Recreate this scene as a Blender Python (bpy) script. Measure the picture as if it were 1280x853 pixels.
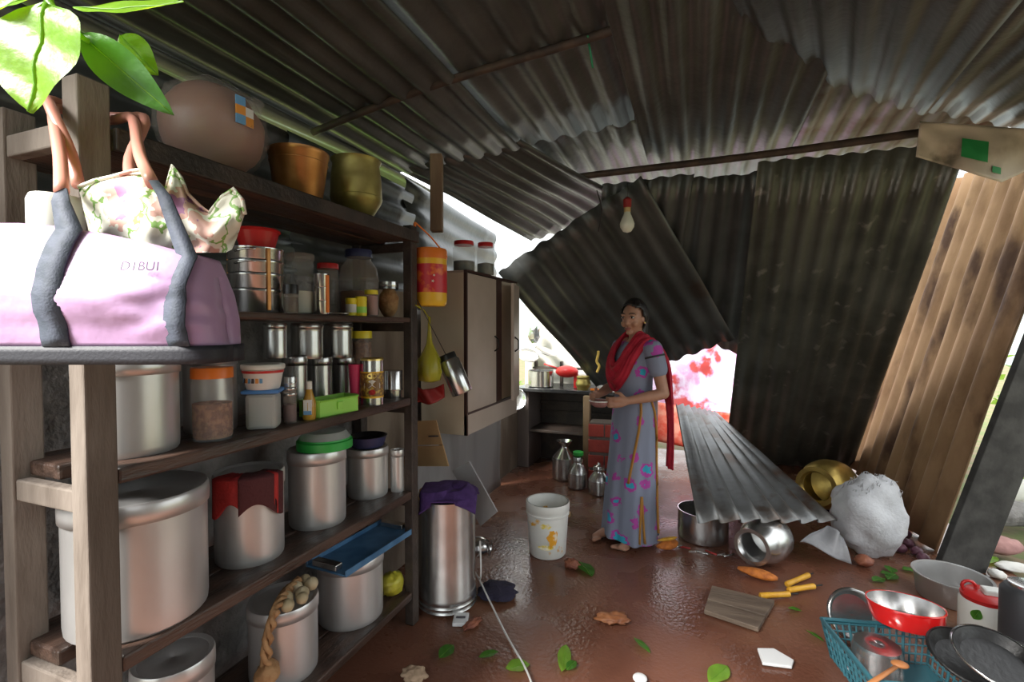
import bpy, bmesh, math, random
from mathutils import Vector, Matrix, noise
random.seed(7)
for o in list(bpy.data.objects): bpy.data.objects.remove(o)
S = bpy.context.scene
C = S.collection
# ------------------------------------------------------------ camera, world, light, exposure
F, HZ, CX, CY, CAMH = 604.0, 410.0, 640.0, 426.5, 1.39
YAW, PITCH = math.radians(20.8), math.atan((CY - HZ) / F)
cam = bpy.data.cameras.new('camera'); camo = bpy.data.objects.new('camera', cam); C.objects.link(camo)
cam.sensor_width = 36; cam.lens = F / 1280 * 36; cam.clip_start = .02; cam.clip_end = 200
camo.location = (0, 0, CAMH); camo.rotation_euler = (math.pi / 2 - PITCH, 0, YAW)
S.camera = camo
w = bpy.data.worlds.new('overcast_sky'); S.world = w; w.use_nodes = True
wn = w.node_tree.nodes; wl = w.node_tree.links
tc = wn.new('ShaderNodeTexCoord'); sp = wn.new('ShaderNodeSeparateXYZ'); rp = wn.new('ShaderNodeValToRGB')
wl.new(tc.outputs['Generated'], sp.inputs[0]); wl.new(sp.outputs['Z'], rp.inputs[0])
rp.color_ramp.elements[0].color = (.55, .62, .60, 1); rp.color_ramp.elements[0].position = 0.0
rp.color_ramp.elements[1].color = (.93, .97, 1.0, 1); rp.color_ramp.elements[1].position = .35
wl.new(rp.outputs[0], wn['Background'].inputs[0]); wn['Background'].inputs[1].default_value = 1.9
sun = bpy.data.lights.new('sun_offscreen', 'SUN'); suno = bpy.data.objects.new('sun_offscreen', sun); C.objects.link(suno)
sun.energy = 10.0; sun.angle = math.radians(24); sun.color = (1, .97, .92)
suno.rotation_euler = Vector((.42, .62, -.66)).to_track_quat('-Z', 'Y').to_euler()
S.view_settings.view_transform = 'Standard'; S.view_settings.look = 'None'
S.view_settings.gamma = 1; S.view_settings.use_curve_mapping = False
S.view_settings.exposure = 0.6
# ------------------------------------------------------------ pixel -> place helpers
D_ = Vector((-math.sin(YAW), math.cos(YAW), 0)); R_ = Vector((math.cos(YAW), math.sin(YAW), 0)); U_ = Vector((0, 0, 1))
CAM = Vector((0, 0, CAMH))
def ray(px, py):
    a, b = (px - CX) / F, (CY - py) / F
    f = D_ * math.cos(PITCH) - U_ * math.sin(PITCH); u = U_ * math.cos(PITCH) + D_ * math.sin(PITCH)
    return f + R_ * a + u * b
def onz(px, py, z=0.0): r = ray(px, py); return CAM + r * ((z - CAMH) / r.z)
def onx(px, py, x): r = ray(px, py); return CAM + r * (x / r.x)
def ony(px, py, y): r = ray(px, py); return CAM + r * (y / r.y)
def dep(px, py, d): return CAM + ray(px, py) * d
def onplane45(px, py, k=5.54): r = ray(px, py); return CAM + r * ((k - CAMH) / (r.y + r.z))
def zat(p, px, py):
    r = ray(px, py); return CAMH + r.z / math.hypot(r.x, r.y) * math.hypot(p[0], p[1])
def fit(pl, pr, X):
    a, b = ray(pl, HZ), ray(pr, HZ); ta, tb = math.atan2(a.x, a.y), math.atan2(b.x, b.y)
    m, h = (ta + tb) / 2, (tb - ta) / 2; d = X / math.sin(m)
    return Vector((X, d * math.cos(m), 0)), d * math.sin(h)
# ------------------------------------------------------------ materials
MATS = {}
def M(name, col, rough=.5, metal=0., col2=None, scale=6., lo=.42, hi=.62, bump=0., bscale=40., alpha=1., trans=0., stretch=(1, 1, 1),
      col3=None, scale3=2., lo3=.55, hi3=.65, rough2=None, coat=0., emit=0., spec=.5, sss=0.):
    if name in MATS: return MATS[name]
    m = bpy.data.materials.new(name); MATS[name] = m; m.use_nodes = True
    n = m.node_tree.nodes; l = m.node_tree.links; b = n['Principled BSDF']
    c4 = lambda c: (c[0], c[1], c[2], 1)
    b.inputs['Base Color'].default_value = c4(col); b.inputs['Roughness'].default_value = rough
    b.inputs['Metallic'].default_value = metal; b.inputs['Alpha'].default_value = alpha
    b.inputs['Transmission Weight'].default_value = trans; b.inputs['Coat Weight'].default_value = coat
    b.inputs['Specular IOR Level'].default_value = spec
    if emit: b.inputs['Emission Color'].default_value = c4(col); b.inputs['Emission Strength'].default_value = emit
    tcn = n.new('ShaderNodeTexCoord'); mp = n.new('ShaderNodeMapping'); mp.inputs['Scale'].default_value = stretch
    l.new(tcn.outputs['Object'], mp.inputs[0])
    def nz(sc, det=6):
        t = n.new('ShaderNodeTexNoise'); t.inputs['Scale'].default_value = sc; t.inputs['Detail'].default_value = det
        l.new(mp.outputs[0], t.inputs['Vector']); return t
    def ramp(t, a, bb, ca, cb):
        r = n.new('ShaderNodeValToRGB'); e = r.color_ramp.elements
        e[0].position = a; e[1].position = bb; e[0].color = ca; e[1].color = cb; l.new(t.outputs['Fac'], r.inputs[0]); return r
    if col2:
        t = nz(scale); r = ramp(t, lo, hi, c4(col), c4(col2)); out = r.outputs[0]
        if rough2 is not None:
            rr = ramp(t, lo, hi, (rough,) * 3 + (1,), (rough2,) * 3 + (1,)); l.new(rr.outputs[0], b.inputs['Roughness'])
        if col3:
            t3 = nz(scale3); r3 = ramp(t3, lo3, hi3, (0, 0, 0, 1), (1, 1, 1, 1)); mx = n.new('ShaderNodeMix'); mx.data_type = 'RGBA'
            l.new(r3.outputs[0], mx.inputs['Factor']); l.new(out, mx.inputs['A']); mx.inputs['B'].default_value = c4(col3); out = mx.outputs['Result']
        l.new(out, b.inputs['Base Color'])
    if bump:
        tb = nz(bscale, 3); bp = n.new('ShaderNodeBump'); bp.inputs['Strength'].default_value = bump; bp.inputs['Distance'].default_value = .01
        l.new(tb.outputs['Fac'], bp.inputs['Height']); l.new(bp.outputs[0], b.inputs['Normal'])
    if sss: b.inputs['Subsurface Weight'].default_value = sss; b.inputs['Subsurface Scale'].default_value = .01
    return m
def leafmat(name, col, tl):
    m = M(name, col, .35, col2=tuple(c * .75 for c in col), scale=20, bump=.15, bscale=60); n = m.node_tree.nodes; l = m.node_tree.links
    tr = n.new('ShaderNodeBsdfTranslucent'); tr.inputs[0].default_value = (*tl, 1); mx = n.new('ShaderNodeMixShader'); mx.inputs[0].default_value = .5
    l.new(n['Principled BSDF'].outputs[0], mx.inputs[1]); l.new(tr.outputs[0], mx.inputs[2]); l.new(mx.outputs[0], n['Material Output'].inputs[0]); return m
def flower(name, base, mid, ring, scale, r1, r2, rough=.8, dark=None):
    m = bpy.data.materials.new(name); m.use_nodes = True; n = m.node_tree.nodes; l = m.node_tree.links; b = n['Principled BSDF']
    tcn = n.new('ShaderNodeTexCoord'); v = n.new('ShaderNodeTexVoronoi'); v.inputs['Scale'].default_value = scale; v.inputs['Randomness'].default_value = .75
    nzt = n.new('ShaderNodeTexNoise'); nzt.inputs['Scale'].default_value = scale * 4; ad = n.new('ShaderNodeMixRGB'); ad.blend_type = 'ADD'; ad.inputs[0].default_value = .06
    l.new(tcn.outputs['Object'], nzt.inputs['Vector']); l.new(tcn.outputs['Object'], ad.inputs[1]); l.new(nzt.outputs['Color'], ad.inputs[2]); l.new(ad.outputs[0], v.inputs['Vector'])
    r = n.new('ShaderNodeValToRGB'); r.color_ramp.interpolation = 'CONSTANT'; e = r.color_ramp.elements
    e[0].position = 0; e[0].color = (*mid, 1); e[1].position = r1; e[1].color = (*ring, 1); k = e.new(r2); k.color = (*base, 1)
    if dark: k = e.new(r2 + .14); k.color = (*dark, 1); k = e.new(r2 + .2); k.color = (*base, 1)
    l.new(v.outputs['Distance'], r.inputs[0]); l.new(r.outputs[0], b.inputs['Base Color']); b.inputs['Roughness'].default_value = rough
    MATS[name] = m; return m
M('zinc', (.105, .110, .107), .40, .4, (.062, .066, .063), 3.0, .38, .66, .2, 30, stretch=(1, 1, 1), col3=(.06, .045, .036), scale3=2.4, lo3=.64, hi3=.74)
M('zinc_light', (.21, .215, .215), .42, .55, (.13, .12, .11), 4, .4, .62, .2, 30, col3=(.11, .065, .042), scale3=5, lo3=.54, hi3=.68)
M('zinc_olive', (.110, .114, .096), .42, .4, (.064, .067, .055), 3, .4, .62, .25, 30, col3=(.19, .18, .16), scale3=9, lo3=.62, hi3=.70)
M('rust_sheet', (.36, .215, .115), .85, .05, (.25, .14, .07), 5, .42, .6, .35, 25, col3=(.08, .038, .02), scale3=4, lo3=.54, hi3=.68, stretch=(1, 1, .45))

M('mud', (.165, .066, .040), .40, 0, (.12, .048, .030), 2.6, .40, .62, .30, 55, col3=(.22, .105, .058), scale3=1.1, lo3=.50, hi3=.72, rough2=.08)
M('soil', (.17, .12, .07), .9, 0, (.10, .12, .04), 5, .4, .6, .5, 20)
M('masonry', (.26, .245, .235), .95, 0, (.15, .14, .135), 12, .38, .62, .8, 45)
M('whitewash', (.72, .70, .66), .9, 0, (.45, .41, .36), 4, .45, .7, .3, 30)
M('grey_sheet', (.36, .345, .345), .5, .1, (.22, .205, .20), 3, .4, .65, .15, 20, stretch=(1, 1, .3))
M('wall_board', (.24, .19, .145), .8, 0, (.15, .11, .08), 5, .4, .6, .3, 40, stretch=(1, 1, .3))
M('plank_dark', (.065, .062, .058), .85, 0, (.04, .038, .036), 8, .4, .6, .2, 40, spec=.2)
M('wood_dark', (.052, .036, .028), .55, 0, (.028, .02, .016), 9, .4, .6, .4, 60, stretch=(1, 1, 1))
M('wood_board', (.085, .048, .034), .5, 0, (.04, .024, .018), 8, .4, .62, .35, 50, stretch=(3, .5, 3), rough2=.3)
M('wood_weather', (.19, .157, .13), .85, 0, (.11, .086, .068), 9, .4, .6, .5, 50, stretch=(1, 1, .25))
M('wood_brown', (.27, .18, .105), .7, 0, (.18, .11, .065), 10, .4, .6, .4, 40, stretch=(1, 1, .2))
M('pole', (.07, .045, .032), .7, 0, (.035, .024, .02), 12, .4, .6, .4, 40)
M('alu', (.68, .675, .67), .36, .62, (.58, .57, .56), 7, .35, .65, .06, 14, stretch=(1, 1, .5), rough2=.30)
M('alu_dull', (.52, .51, .505), .42, .8, (.43, .42, .41), 7, .35, .65, .08, 14)
M('steel', (.62, .62, .62), .20, .95, (.52, .51, .5), 9, .4, .6, .03, 10)
M('steel_worn', (.60, .595, .59), .27, .95, (.50, .49, .48), 8, .4, .6, .05, 10)
M('brass', (.58, .42, .12), .34, .85, (.42, .29, .08), 12, .4, .6, .12, 25)
M('brass_dull', (.44, .36, .12), .42, .75, (.30, .24, .07), 9, .4, .62, .12, 25)
M('copper', (.58, .28, .10), .35, .8, (.44, .19, .06), 10, .4, .6, .1, 40)
M('gold', (.8, .6, .2), .3, .9)
M('lilac', (.50, .32, .52), .45, 0, (.44, .27, .46), 10, .4, .6, .22, 22)
M('bag_base', (.016, .016, .024), .6, bump=.1, bscale=200)
M('webbing', (.06, .07, .10), .75, 0, (.04, .05, .07), 60, bump=.15, bscale=260)
M('pink_tube', (.62, .27, .21), .4)
M('white_plastic', (.78, .78, .74), .35, 0, (.68, .67, .62), 5)
M('bucket_white', (.80, .80, .76), .38, 0, (.74, .73, .68), 5, col3=(.75, .38, .02), scale3=9.0, lo3=.615, hi3=.66)
M('label_orange', (.80, .36, .02), .5, 0, (.85, .75, .6), 30, .5, .62); M('label_yellow', (.85, .66, .06), .5, 0, (.85, .80, .66), 26, .45, .58)
M('red_plastic', (.55, .02, .02), .35); M('red_dark', (.30, .018, .016), .5)
M('orange_plastic', (.85, .22, .03), .4); M('yellow_plastic', (.88, .52, .03), .4)
M('yellow_lid', (.85, .72, .03), .45); M('lime', (.33, .72, .10), .4); M('green_plastic', (.03, .38, .06), .4)
M('blue_lid', (.08, .25, .62), .4); M('navy', (.03, .035, .10), .45); M('blue_tray', (.08, .20, .36), .45, 0, (.04, .12, .24), 9)
M('teal', (.035, .14, .175), .45); M('pink_plastic', (.75, .04, .15), .4)
M('clear', (.72, .74, .74), .12, alpha=.15); M('clear_dim', (.42, .36, .31), .2, alpha=.3); M('milky', (.62, .64, .62), .4, alpha=.6)
M('glass', (.8, .85, .82), .06, alpha=.22)
M('spice', (.20, .075, .04), .8, 0, (.36, .17, .09), 60, .45, .55, .9, 90); M('flourw', (.72, .70, .60), .8); M('pickle', (.28, .10, .05), .6, 0, (.18, .06, .03), 14)
M('tea_dark', (.03, .028, .02), .8, 0, (.07, .06, .03), 40); M('oil', (.50, .28, .04), .2)
M('paper_white', (.75, .74, .72), .7); M('label_red', (.62, .03, .05), .4, 0, (.85, .22, .04), 14, .52, .62, )
M('label_tin', (.20, .10, .03), .35, 0, (.55, .36, .06), 60, .5, .58); M('label_blue', (.15, .35, .62), .5); M('print_orange', (.75, .30, .05), .5)
M('black_plastic', (.014, .014, .015), .35); M('black_iron', (.02, .019, .019), .4, .3, bump=.2, bscale=50); M('rubber', (.05, .05, .055), .5)
M('laminate', (.50, .415, .355), .42, 0, (.44, .36, .30), 3, .4, .62); M('laminate_side', (.66, .58, .45), .5, 0, (.54, .45, .32), 2.2, .46, .68)
M('maroon_trim', (.05, .022, .018), .45)
M('cardboard', (.52, .33, .16), .8, 0, (.45, .28, .13), 6); M('ink', (.08, .07, .08), .8); M('ink_faint', (.22, .17, .25), .8)
M('purple_cloth', (.075, .03, .15), .9, 0, (.055, .02, .11), 30, bump=.4, bscale=120); M('dark_cloth', (.022, .018, .04), .9, bump=.5, bscale=100)
M('red_cloth', (.42, .025, .022), .8, 0, (.30, .018, .018), 14, bump=.3, bscale=120); M('maroon_cloth', (.075, .015, .017), .85, bump=.4, bscale=110)
M('sack', (.58, .58, .60), .6, 0, (.48, .48, .50), 9, .4, .6, .5, 60); M('sack_grey', (.30, .295, .305), .6, 0, (.2, .2, .21), 7, bump=.4, bscale=40)
M('poster_tarp', (.54, .46, .385), .6, 0, (.32, .25, .19), 5, .48, .68, .2, 20, col3=(.10, .085, .06), scale3=3.5, lo3=.60, hi3=.68)
M('green_print', (.02, .26, .07), .6)
M('tarp', (.55, .52, .64), .5, 0, (.50, .25, .42), 7, .42, .56, .25, 30, col3=(.42, .035, .03), scale3=3.4, lo3=.58, hi3=.64, stretch=(1, .5, 1))
M('tarp_red', (.55, .06, .03), .5, 0, (.62, .25, .18), 9)
M('brick_red', (.38, .045, .03), .6, 0, (.30, .035, .025), 9, bump=.3, bscale=50); M('mortar', (.14, .11, .10), .9, bump=.5, bscale=60)
M('slab', (.022, .022, .024), .25, 0, (.035, .035, .035), 30)
M('skin', (.42, .22, .145), .5, 0, (.38, .19, .12), 12, sss=.08); M('lips', (.30, .09, .08), .4); M('hair', (.012, .009, .008), .4, bump=.5, bscale=90, stretch=(1, 1, .15))
M('eye_white', (.72, .70, .66), .2); M('iris', (.018, .01, .008), .15)
M('dupatta', (.46, .012, .035), .8, 0, (.36, .008, .026), 18, bump=.3, bscale=90); M('ochre', (.46, .22, .04), .7); M('sleeve_trim', (.03, .03, .035), .7)
M('bulb_glass', (.82, .84, .72), .25, alpha=.9); M('filament_cap', (.75, .55, .25), .35, .6)
M('cord_white', (.62, .60, .58), .5); M('wire_dark', (.03, .025, .025), .6); M('yellow_cord', (.75, .52, .12), .7); M('green_cord', (.02, .22, .10), .6)
M('yellow_handle', (.68, .36, .03), .45, 0, (.55, .26, .02), 20); M('orange_dry', (.60, .19, .03), .7, 0, (.42, .12, .02), 40, bump=.6, bscale=80)
M('plank', (.17, .125, .09), .6, 0, (.10, .07, .05), 8, bump=.5, bscale=40, stretch=(.3, 2, 1)); M('tile_white', (.70, .70, .70), .3)
M('dry_leaf', (.34, .13, .05), .45, 0, (.24, .08, .03), 14, bump=.4, bscale=50); M('mud_lump', (.30, .10, .05), .6, 0, (.2, .06, .035), 14, bump=.6, bscale=40)
M('stone_pink', (.42, .22, .20), .8, 0, (.30, .15, .14), 9, bump=.4); M('onion', (.16, .06, .09), .4, 0, (.09, .03, .05), 9); M('beige_stone', (.42, .29, .19), .8, bump=.5)
M('garlic', (.55, .46, .30), .6, 0, (.42, .34, .2), 14); M('husk', (.42, .24, .11), .8, 0, (.30, .15, .06), 30, bump=.6, bscale=60)
M('yellow_bag', (.50, .46, .04), .4, 0, (.40, .34, .03), 20, bump=.5, bscale=30); M('fruit', (.35, .50, .16), .5, 0, (.62, .42, .2), 9)
M('plastic_film', (.50, .47, .02), .25, alpha=.6); M('brown_pack', (.30, .14, .095), .4, 0, (.30, .16, .11), 6); M('film_clear', (.70, .62, .58), .12, alpha=.16, bump=.6, bscale=14)
M('wood_handle', (.42, .16, .05), .5); M('red_enamel', (.62, .012, .012), .15, coat=.5); M('orange_lid', (.82, .20, .02), .4)
leafmat('leaf_bright', (.22, .48, .02), (.50, .80, .03)); leafmat('leaf_green', (.07, .24, .03), (.16, .42, .04)); leafmat('leaf_lime', (.22, .46, .05), (.40, .6, .08))
flower('dress', (.22, .245, .33), (.03, .36, .52), (.42, .06, .34), 7.5, .20, .33, .85)
flower('floral_cloth', (.74, .72, .62), (.34, .14, .28), (.60, .36, .30), 11, .22, .40, .6, dark=(.22, .40, .10))
# ------------------------------------------------------------ mesh helpers
class MB:
    def __init__(s): s.v = []; s.f = []
    def add(s, vs, fs):
        o = len(s.v); s.v += [Vector(v) for v in vs]; s.f += [tuple(i + o for i in f) for f in fs]; return s
    def box(s, lo, hi, mat=None):
        (a, b, c), (d, e, g) = lo, hi
        vs = [Vector(p) for p in ((a, b, c), (d, b, c), (d, e, c), (a, e, c), (a, b, g), (d, b, g), (d, e, g), (a, e, g))]
        if mat: vs = [mat @ v for v in vs]
        return s.add(vs, [(0, 3, 2, 1), (4, 5, 6, 7), (0, 1, 5, 4), (1, 2, 6, 5), (2, 3, 7, 6), (3, 0, 4, 7)])
    def lathe(s, prof, seg=36, mat=None, cap0=True, cap1=True, fn=None):
        vs = []; fs = []; n = len(prof)
        for i in range(seg):
            a = 2 * math.pi * i / seg
            for r, z in prof:
                k = fn(a, z) if fn else 1
                vs.append(Vector((r * k * math.cos(a), r * k * math.sin(a), z)))
        for i in range(seg):
            j = (i + 1) % seg
            for k in range(n - 1): fs.append((i * n + k, j * n + k, j * n + k + 1, i * n + k + 1))
        if cap0: fs.append(tuple(i * n for i in reversed(range(seg))))
        if cap1: fs.append(tuple(i * n + n - 1 for i in range(seg)))
        if mat: vs = [mat @ v for v in vs]
        return s.add(vs, fs)
    def tube(s, pts, rad, seg=8, flat=None):
        pts = [Vector(p) for p in pts]; n = len(pts); vs = []; fs = []
        rads = rad if isinstance(rad, (list, tuple)) else [rad] * n
        up = Vector((0, 0, 1)); prev = None
        for i, p in enumerate(pts):
            t = (pts[min(i + 1, n - 1)] - pts[max(i - 1, 0)]).normalized()
            a = prev - t * prev.dot(t) if prev else (up.cross(t) if abs(t.z) < .95 else Vector((1, 0, 0)).cross(t))
            a.normalize(); b = t.cross(a); prev = a
            for k in range(seg):
                q = 2 * math.pi * k / seg
                vs.append(p + (a * math.cos(q) + b * math.sin(q) * (flat or 1)) * rads[i])
        for i in range(n - 1):
            for k in range(seg):
                j = (k + 1) % seg; fs.append((i * seg + k, i * seg + j, (i + 1) * seg + j, (i + 1) * seg + k))
        fs.append(tuple(reversed(range(seg)))); fs.append(tuple((n - 1) * seg + k for k in range(seg)))
        return s.add(vs, fs)
    def grid(s, fn, nu, nv):
        vs = [fn(i / nu, j / nv) for j in range(nv + 1) for i in range(nu + 1)]
        fs = [(j * (nu + 1) + i, j * (nu + 1) + i + 1, (j + 1) * (nu + 1) + i + 1, (j + 1) * (nu + 1) + i) for j in range(nv) for i in range(nu)]
        return s.add(vs, fs)
    def ball(s, c, r, seg=16, rings=10, mat=None, fn=None):
        c = Vector(c); r = Vector(r) if not isinstance(r, (int, float)) else Vector((r, r, r)); vs = []; fs = []
        for j in range(rings + 1):
            ph = math.pi * j / rings
            for i in range(seg):
                th = 2 * math.pi * i / seg; d = Vector((math.sin(ph) * math.cos(th), math.sin(ph) * math.sin(th), -math.cos(ph)))
                p = Vector((d.x * r.x, d.y * r.y, d.z * r.z)) * (fn(d) if fn else 1)
                vs.append((mat @ p if mat else p) + c)
        for j in range(rings):
            for i in range(seg): k = (i + 1) % seg; fs.append((j * seg + i, j * seg + k, (j + 1) * seg + k, (j + 1) * seg + i))
        return s.add(vs, fs)
    def prism(s, pts, h, mat=None):
        n = len(pts); vs = [Vector((x, y, 0)) for x, y in pts] + [Vector((x, y, h)) for x, y in pts]
        if mat: vs = [mat @ v for v in vs]
        return s.add(vs, [tuple(reversed(range(n))), tuple(range(n, 2 * n))] + [(i, (i + 1) % n, (i + 1) % n + n, i + n) for i in range(n)])
    def build(s, name, mat, parent=None, smooth=None, solid=0, bevel=0, subd=0):
        me = bpy.data.meshes.new(name); me.from_pydata([tuple(v) for v in s.v], [], s.f); me.validate()
        bm = bmesh.new(); bm.from_mesh(me); bmesh.ops.remove_doubles(bm, verts=bm.verts, dist=1e-6); bmesh.ops.recalc_face_normals(bm, faces=bm.faces); bm.to_mesh(me); bm.free()
        me.materials.append(MATS[mat]); o = bpy.data.objects.new(name, me); C.objects.link(o)
        if parent is not None: o.parent = parent
        if smooth is not None:
            me.polygons.foreach_set('use_smooth', [True] * len(me.polygons))
            if smooth < 180: me.set_sharp_from_angle(angle=math.radians(smooth))
        if solid: k = o.modifiers.new('thickness', 'SOLIDIFY'); k.thickness = solid; k.offset = 0
        if bevel: k = o.modifiers.new('edges', 'BEVEL'); k.width = bevel; k.segments = 2; k.limit_method = 'ANGLE'
        if subd: k = o.modifiers.new('round', 'SUBSURF'); k.levels = subd; k.render_levels = subd
        return o
def tag(o, label, cat, group=None):
    o['label'] = label; o['category'] = cat
    if group: o['group'] = group
    return o
def thing(name, label, cat, loc=(0, 0, 0), rot=(0, 0, 0), group=None):
    o = bpy.data.objects.new(name, None); C.objects.link(o); o.location = loc; o.rotation_euler = rot; o.empty_display_size = .05
    return tag(o, label, cat, group)
def struct(o): o['kind'] = 'structure'; return o
def spline(pts, n):
    pts = [Vector(p) for p in pts]; out = []; m = len(pts) - 1
    for k in range(n + 1):
        t = k / n * m; i = min(int(t), m - 1); u = t - i
        p0, p1, p2, p3 = pts[max(i - 1, 0)], pts[i], pts[i + 1], pts[min(i + 2, m)]
        out.append(.5 * (2 * p1 + (p2 - p0) * u + (2 * p0 - 5 * p1 + 4 * p2 - p3) * u * u + (3 * p1 - p0 - 3 * p2 + p3) * u ** 3))
    return out
def trs(loc=(0, 0, 0), rx=0, ry=0, rz=0): return Matrix.Translation(Vector(loc)) @ Matrix.Rotation(rz, 4, 'Z') @ Matrix.Rotation(ry, 4, 'Y') @ Matrix.Rotation(rx, 4, 'X')
def frame(x, y, z, o): return Matrix(((x.x, y.x, z.x, o.x), (x.y, y.y, z.y, o.y), (x.z, y.z, z.z, o.z), (0, 0, 0, 1)))
def place(o, m): o.matrix_world = m
# ------------------------------------------------------------ structure: floor, walls, roof
def sheet_mesh(name, c, waves, mat, parent=None, amp=.012, rows=10, warp=.012, seed=0, phase=0., ragged=0., holes=0):
    a, b, cc, d = [Vector(p) for p in c]       # a->b across the ridges at the start, d->cc across at the far end
    org = (a + b + cc + d) / 4; nrm = ((b - a).cross(d - a)).normalized()
    def fn(u, v):
        vv = v
        if ragged: vv = v + ragged * noise.noise(Vector((u * 9, seed, 1.3))) * (1 if v > .5 else -1) * abs(2 * v - 1)
        p = (a * (1 - u) + b * u) * (1 - vv) + (d * (1 - u) + cc * u) * vv
        ww = warp * noise.noise(Vector((u * 1.6 + seed * 3.1, v * 2.2, seed))) * 2 + .003 * noise.noise(Vector((u * waves * .9, v * 7, seed + 5)))
        s = math.sin(2 * math.pi * u * waves + phase); s = s * (1.25 - .25 * s * s)
        return p + nrm * (amp * s + ww) - org
    m = MB().grid(fn, waves * 8, rows)
    o = m.build(name, mat, parent, 180, solid=.0025); o.location = org
    return o
fl = MB().grid(lambda u, v: Vector((-1.75 + u * 3.45, -2.2 + v * 8.0, .006 * noise.noise(Vector((u * 6, v * 14, 0))) - .004)), 60, 120)
struct(fl.build('floor', 'mud', None, 180))
g = MB().grid(lambda u, v: Vector((-14 + u * 30, -12 + v * 36, -.05 + .03 * noise.noise(Vector((u * 30, v * 40, 3))))), 60, 60)
struct(g.build('ground', 'soil', None, 180))
# left wall: rough masonry below, corrugated sheets above
wl_ = MB().grid(lambda u, v: Vector((-1.63 + .012 * noise.noise(Vector((u * 20, v * 14, 2))), .30 + u * 2.2, v * 1.62)), 60, 40)
wl_.box((-1.80, .30, 0), (-1.645, 2.50, 1.6))
wleft = struct(wl_.build('wall_left', 'masonry', None, 40))
sheet_mesh('wall_sheet', [(-1.70, .20, 2.255), (-1.66, .20, 1.55), (-1.66, 1.75, 1.55), (-1.70, 1.75, 2.255)], 6, 'zinc', wleft, rows=6, seed=2)
sheet_mesh('wall_sheet', [(-1.68, 1.65, 2.255), (-1.64, 1.65, 1.50), (-1.64, 2.65, 1.50), (-1.68, 2.65, 2.25)], 6, 'zinc', wleft, rows=6, seed=3)
sheet_mesh('wall_sheet', [(-1.67, 2.55, 2.31), (-1.67, 2.55, 1.50), (-1.72, 4.1, 1.45), (-1.72, 4.1, 2.25)], 5, 'zinc', wleft, rows=6, seed=4)
MB().box((-1.61, 2.0, .0), (-1.585, 2.44, 1.6)).build('wall_panel', 'wall_board', wleft, bevel=.004)
MB().box((-1.70, 3.93, 0), (-1.66, 5.0, .77)).build('wall_panel', 'wall_board', wleft, bevel=.004)
lowp = MB().grid(lambda u, v: Vector((-1.60 + .03 * noise.noise(Vector((u * 5, v * 3, 7))), 2.42 + u * 1.5, v * 1.5)), 30, 20)
lowp.build('lower_sheet', 'grey_sheet', wleft, 180, solid=.01)
# whitewashed back wall beyond the kitchen counter
struct(MB().box((-1.75, 5.0, 0), (-.62, 5.12, 2.05)).build('wall_back', 'whitewash', None, bevel=.01))
# roof sheets still in place
def zr(X, Y):
    s = .12 if Y < 1.8 else .12 - .085 * min(1, (Y - 1.8) / 1.4)
    return 2.335 + s * (X + 1.55) + .02 * (max(0, Y - 1.8))
roof = struct(bpy.data.objects.new('ceiling', None)); C.objects.link(roof); roof.location = (-.4, 1.6, 2.4)
def roof_sheet(x0, x1, y0, y1, waves, mat, seed, dz=0., x0b=None, x1b=None, **k):
    x0b = x0 if x0b is None else x0b; x1b = x1 if x1b is None else x1b
    o = sheet_mesh('roof_sheet', [(x0, y0, zr(x0, y0) + dz), (x1, y0, zr(x1, y0) + dz), (x1b, y1, zr(x1b, y1) + dz), (x0b, y1, zr(x0b, y1) + dz)], waves, mat, None, seed=seed, **k)
    o.parent = roof; o.matrix_parent_inverse = Matrix.Translation(roof.location).inverted(); return o
roof_sheet(-1.72, -.92, .12, 2.55, 7, 'zinc', 1)
tip = dep(664, 302, 4.0)
bent = sheet_mesh('roof_sheet', [(-1.70, 2.50, zr(-1.7, 2.5) + .02), (-.90, 2.50, zr(-.9, 2.5) + .02), (-.42, 3.72, 2.30), tip], 7, 'zinc', None, seed=2, rows=12)
bent.parent = roof; bent.matrix_parent_inverse = Matrix.Translation(roof.location).inverted()
roof_sheet(-.98, -.22, -.6, 2.62, 6, 'zinc', 3, .03)
roof_sheet(-.96, -.26, 2.55, 3.80, 6, 'zinc', 4, .05)
roof_sheet(-.29, .52, -.6, 3.80, 7, 'zinc', 5, .0)
roof_sheet(-.95, .55, -2.2, -.5, 12, 'zinc', 12, .03)
roof_sheet(.47, 1.62, 2.50, 3.72, 9, 'zinc_light', 6, .02)
roof_sheet(-1.84, -1.70, .12, 3.0, 1, 'zinc', 7, -.01, rows=4)
# nearer right-hand roof sheets, tilted up away from the door
def edge_sheet(seed, waves, A, B, back, mat, lab):
    dirv = Vector((.28, 1.176, .235)).normalized()
    o = sheet_mesh('roof_sheet', [A - dirv * back, B - dirv * back, B, A], waves, mat, None, seed=seed, ragged=.01)
    o.parent = roof; o.matrix_parent_inverse = Matrix.Translation(roof.location).inverted(); return o
Fl = dep(962, 92, 2.36); Fr = dep(1158, 143, 2.50); Fe = Fr + (Fr - Fl) * 1.15
edge_sheet(8, 7, Fl, Fr, 3.6, 'zinc', '')
edge_sheet(9, 8, Fr - (Fr - Fl) * .08 + Vector((0, 0, .025)), Fe + Vector((0, 0, .025)), 3.6, 'zinc', '')
# unseen sides of the hut: sheet walls behind and right of the photographer, open to the left
wf = struct(sheet_mesh('wall_front', [(.6, -2.15, 0), (1.9, -2.15, 0), (1.9, -2.15, 2.4), (.6, -2.15, 2.4)], 11, 'zinc', None, seed=41))
ws = struct(sheet_mesh('wall_side', [(1.95, -2.15, 0), (1.95, .9, 0), (1.95, .9, 2.25), (1.95, -2.15, 2.25)], 24, 'zinc', None, seed=42))
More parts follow.
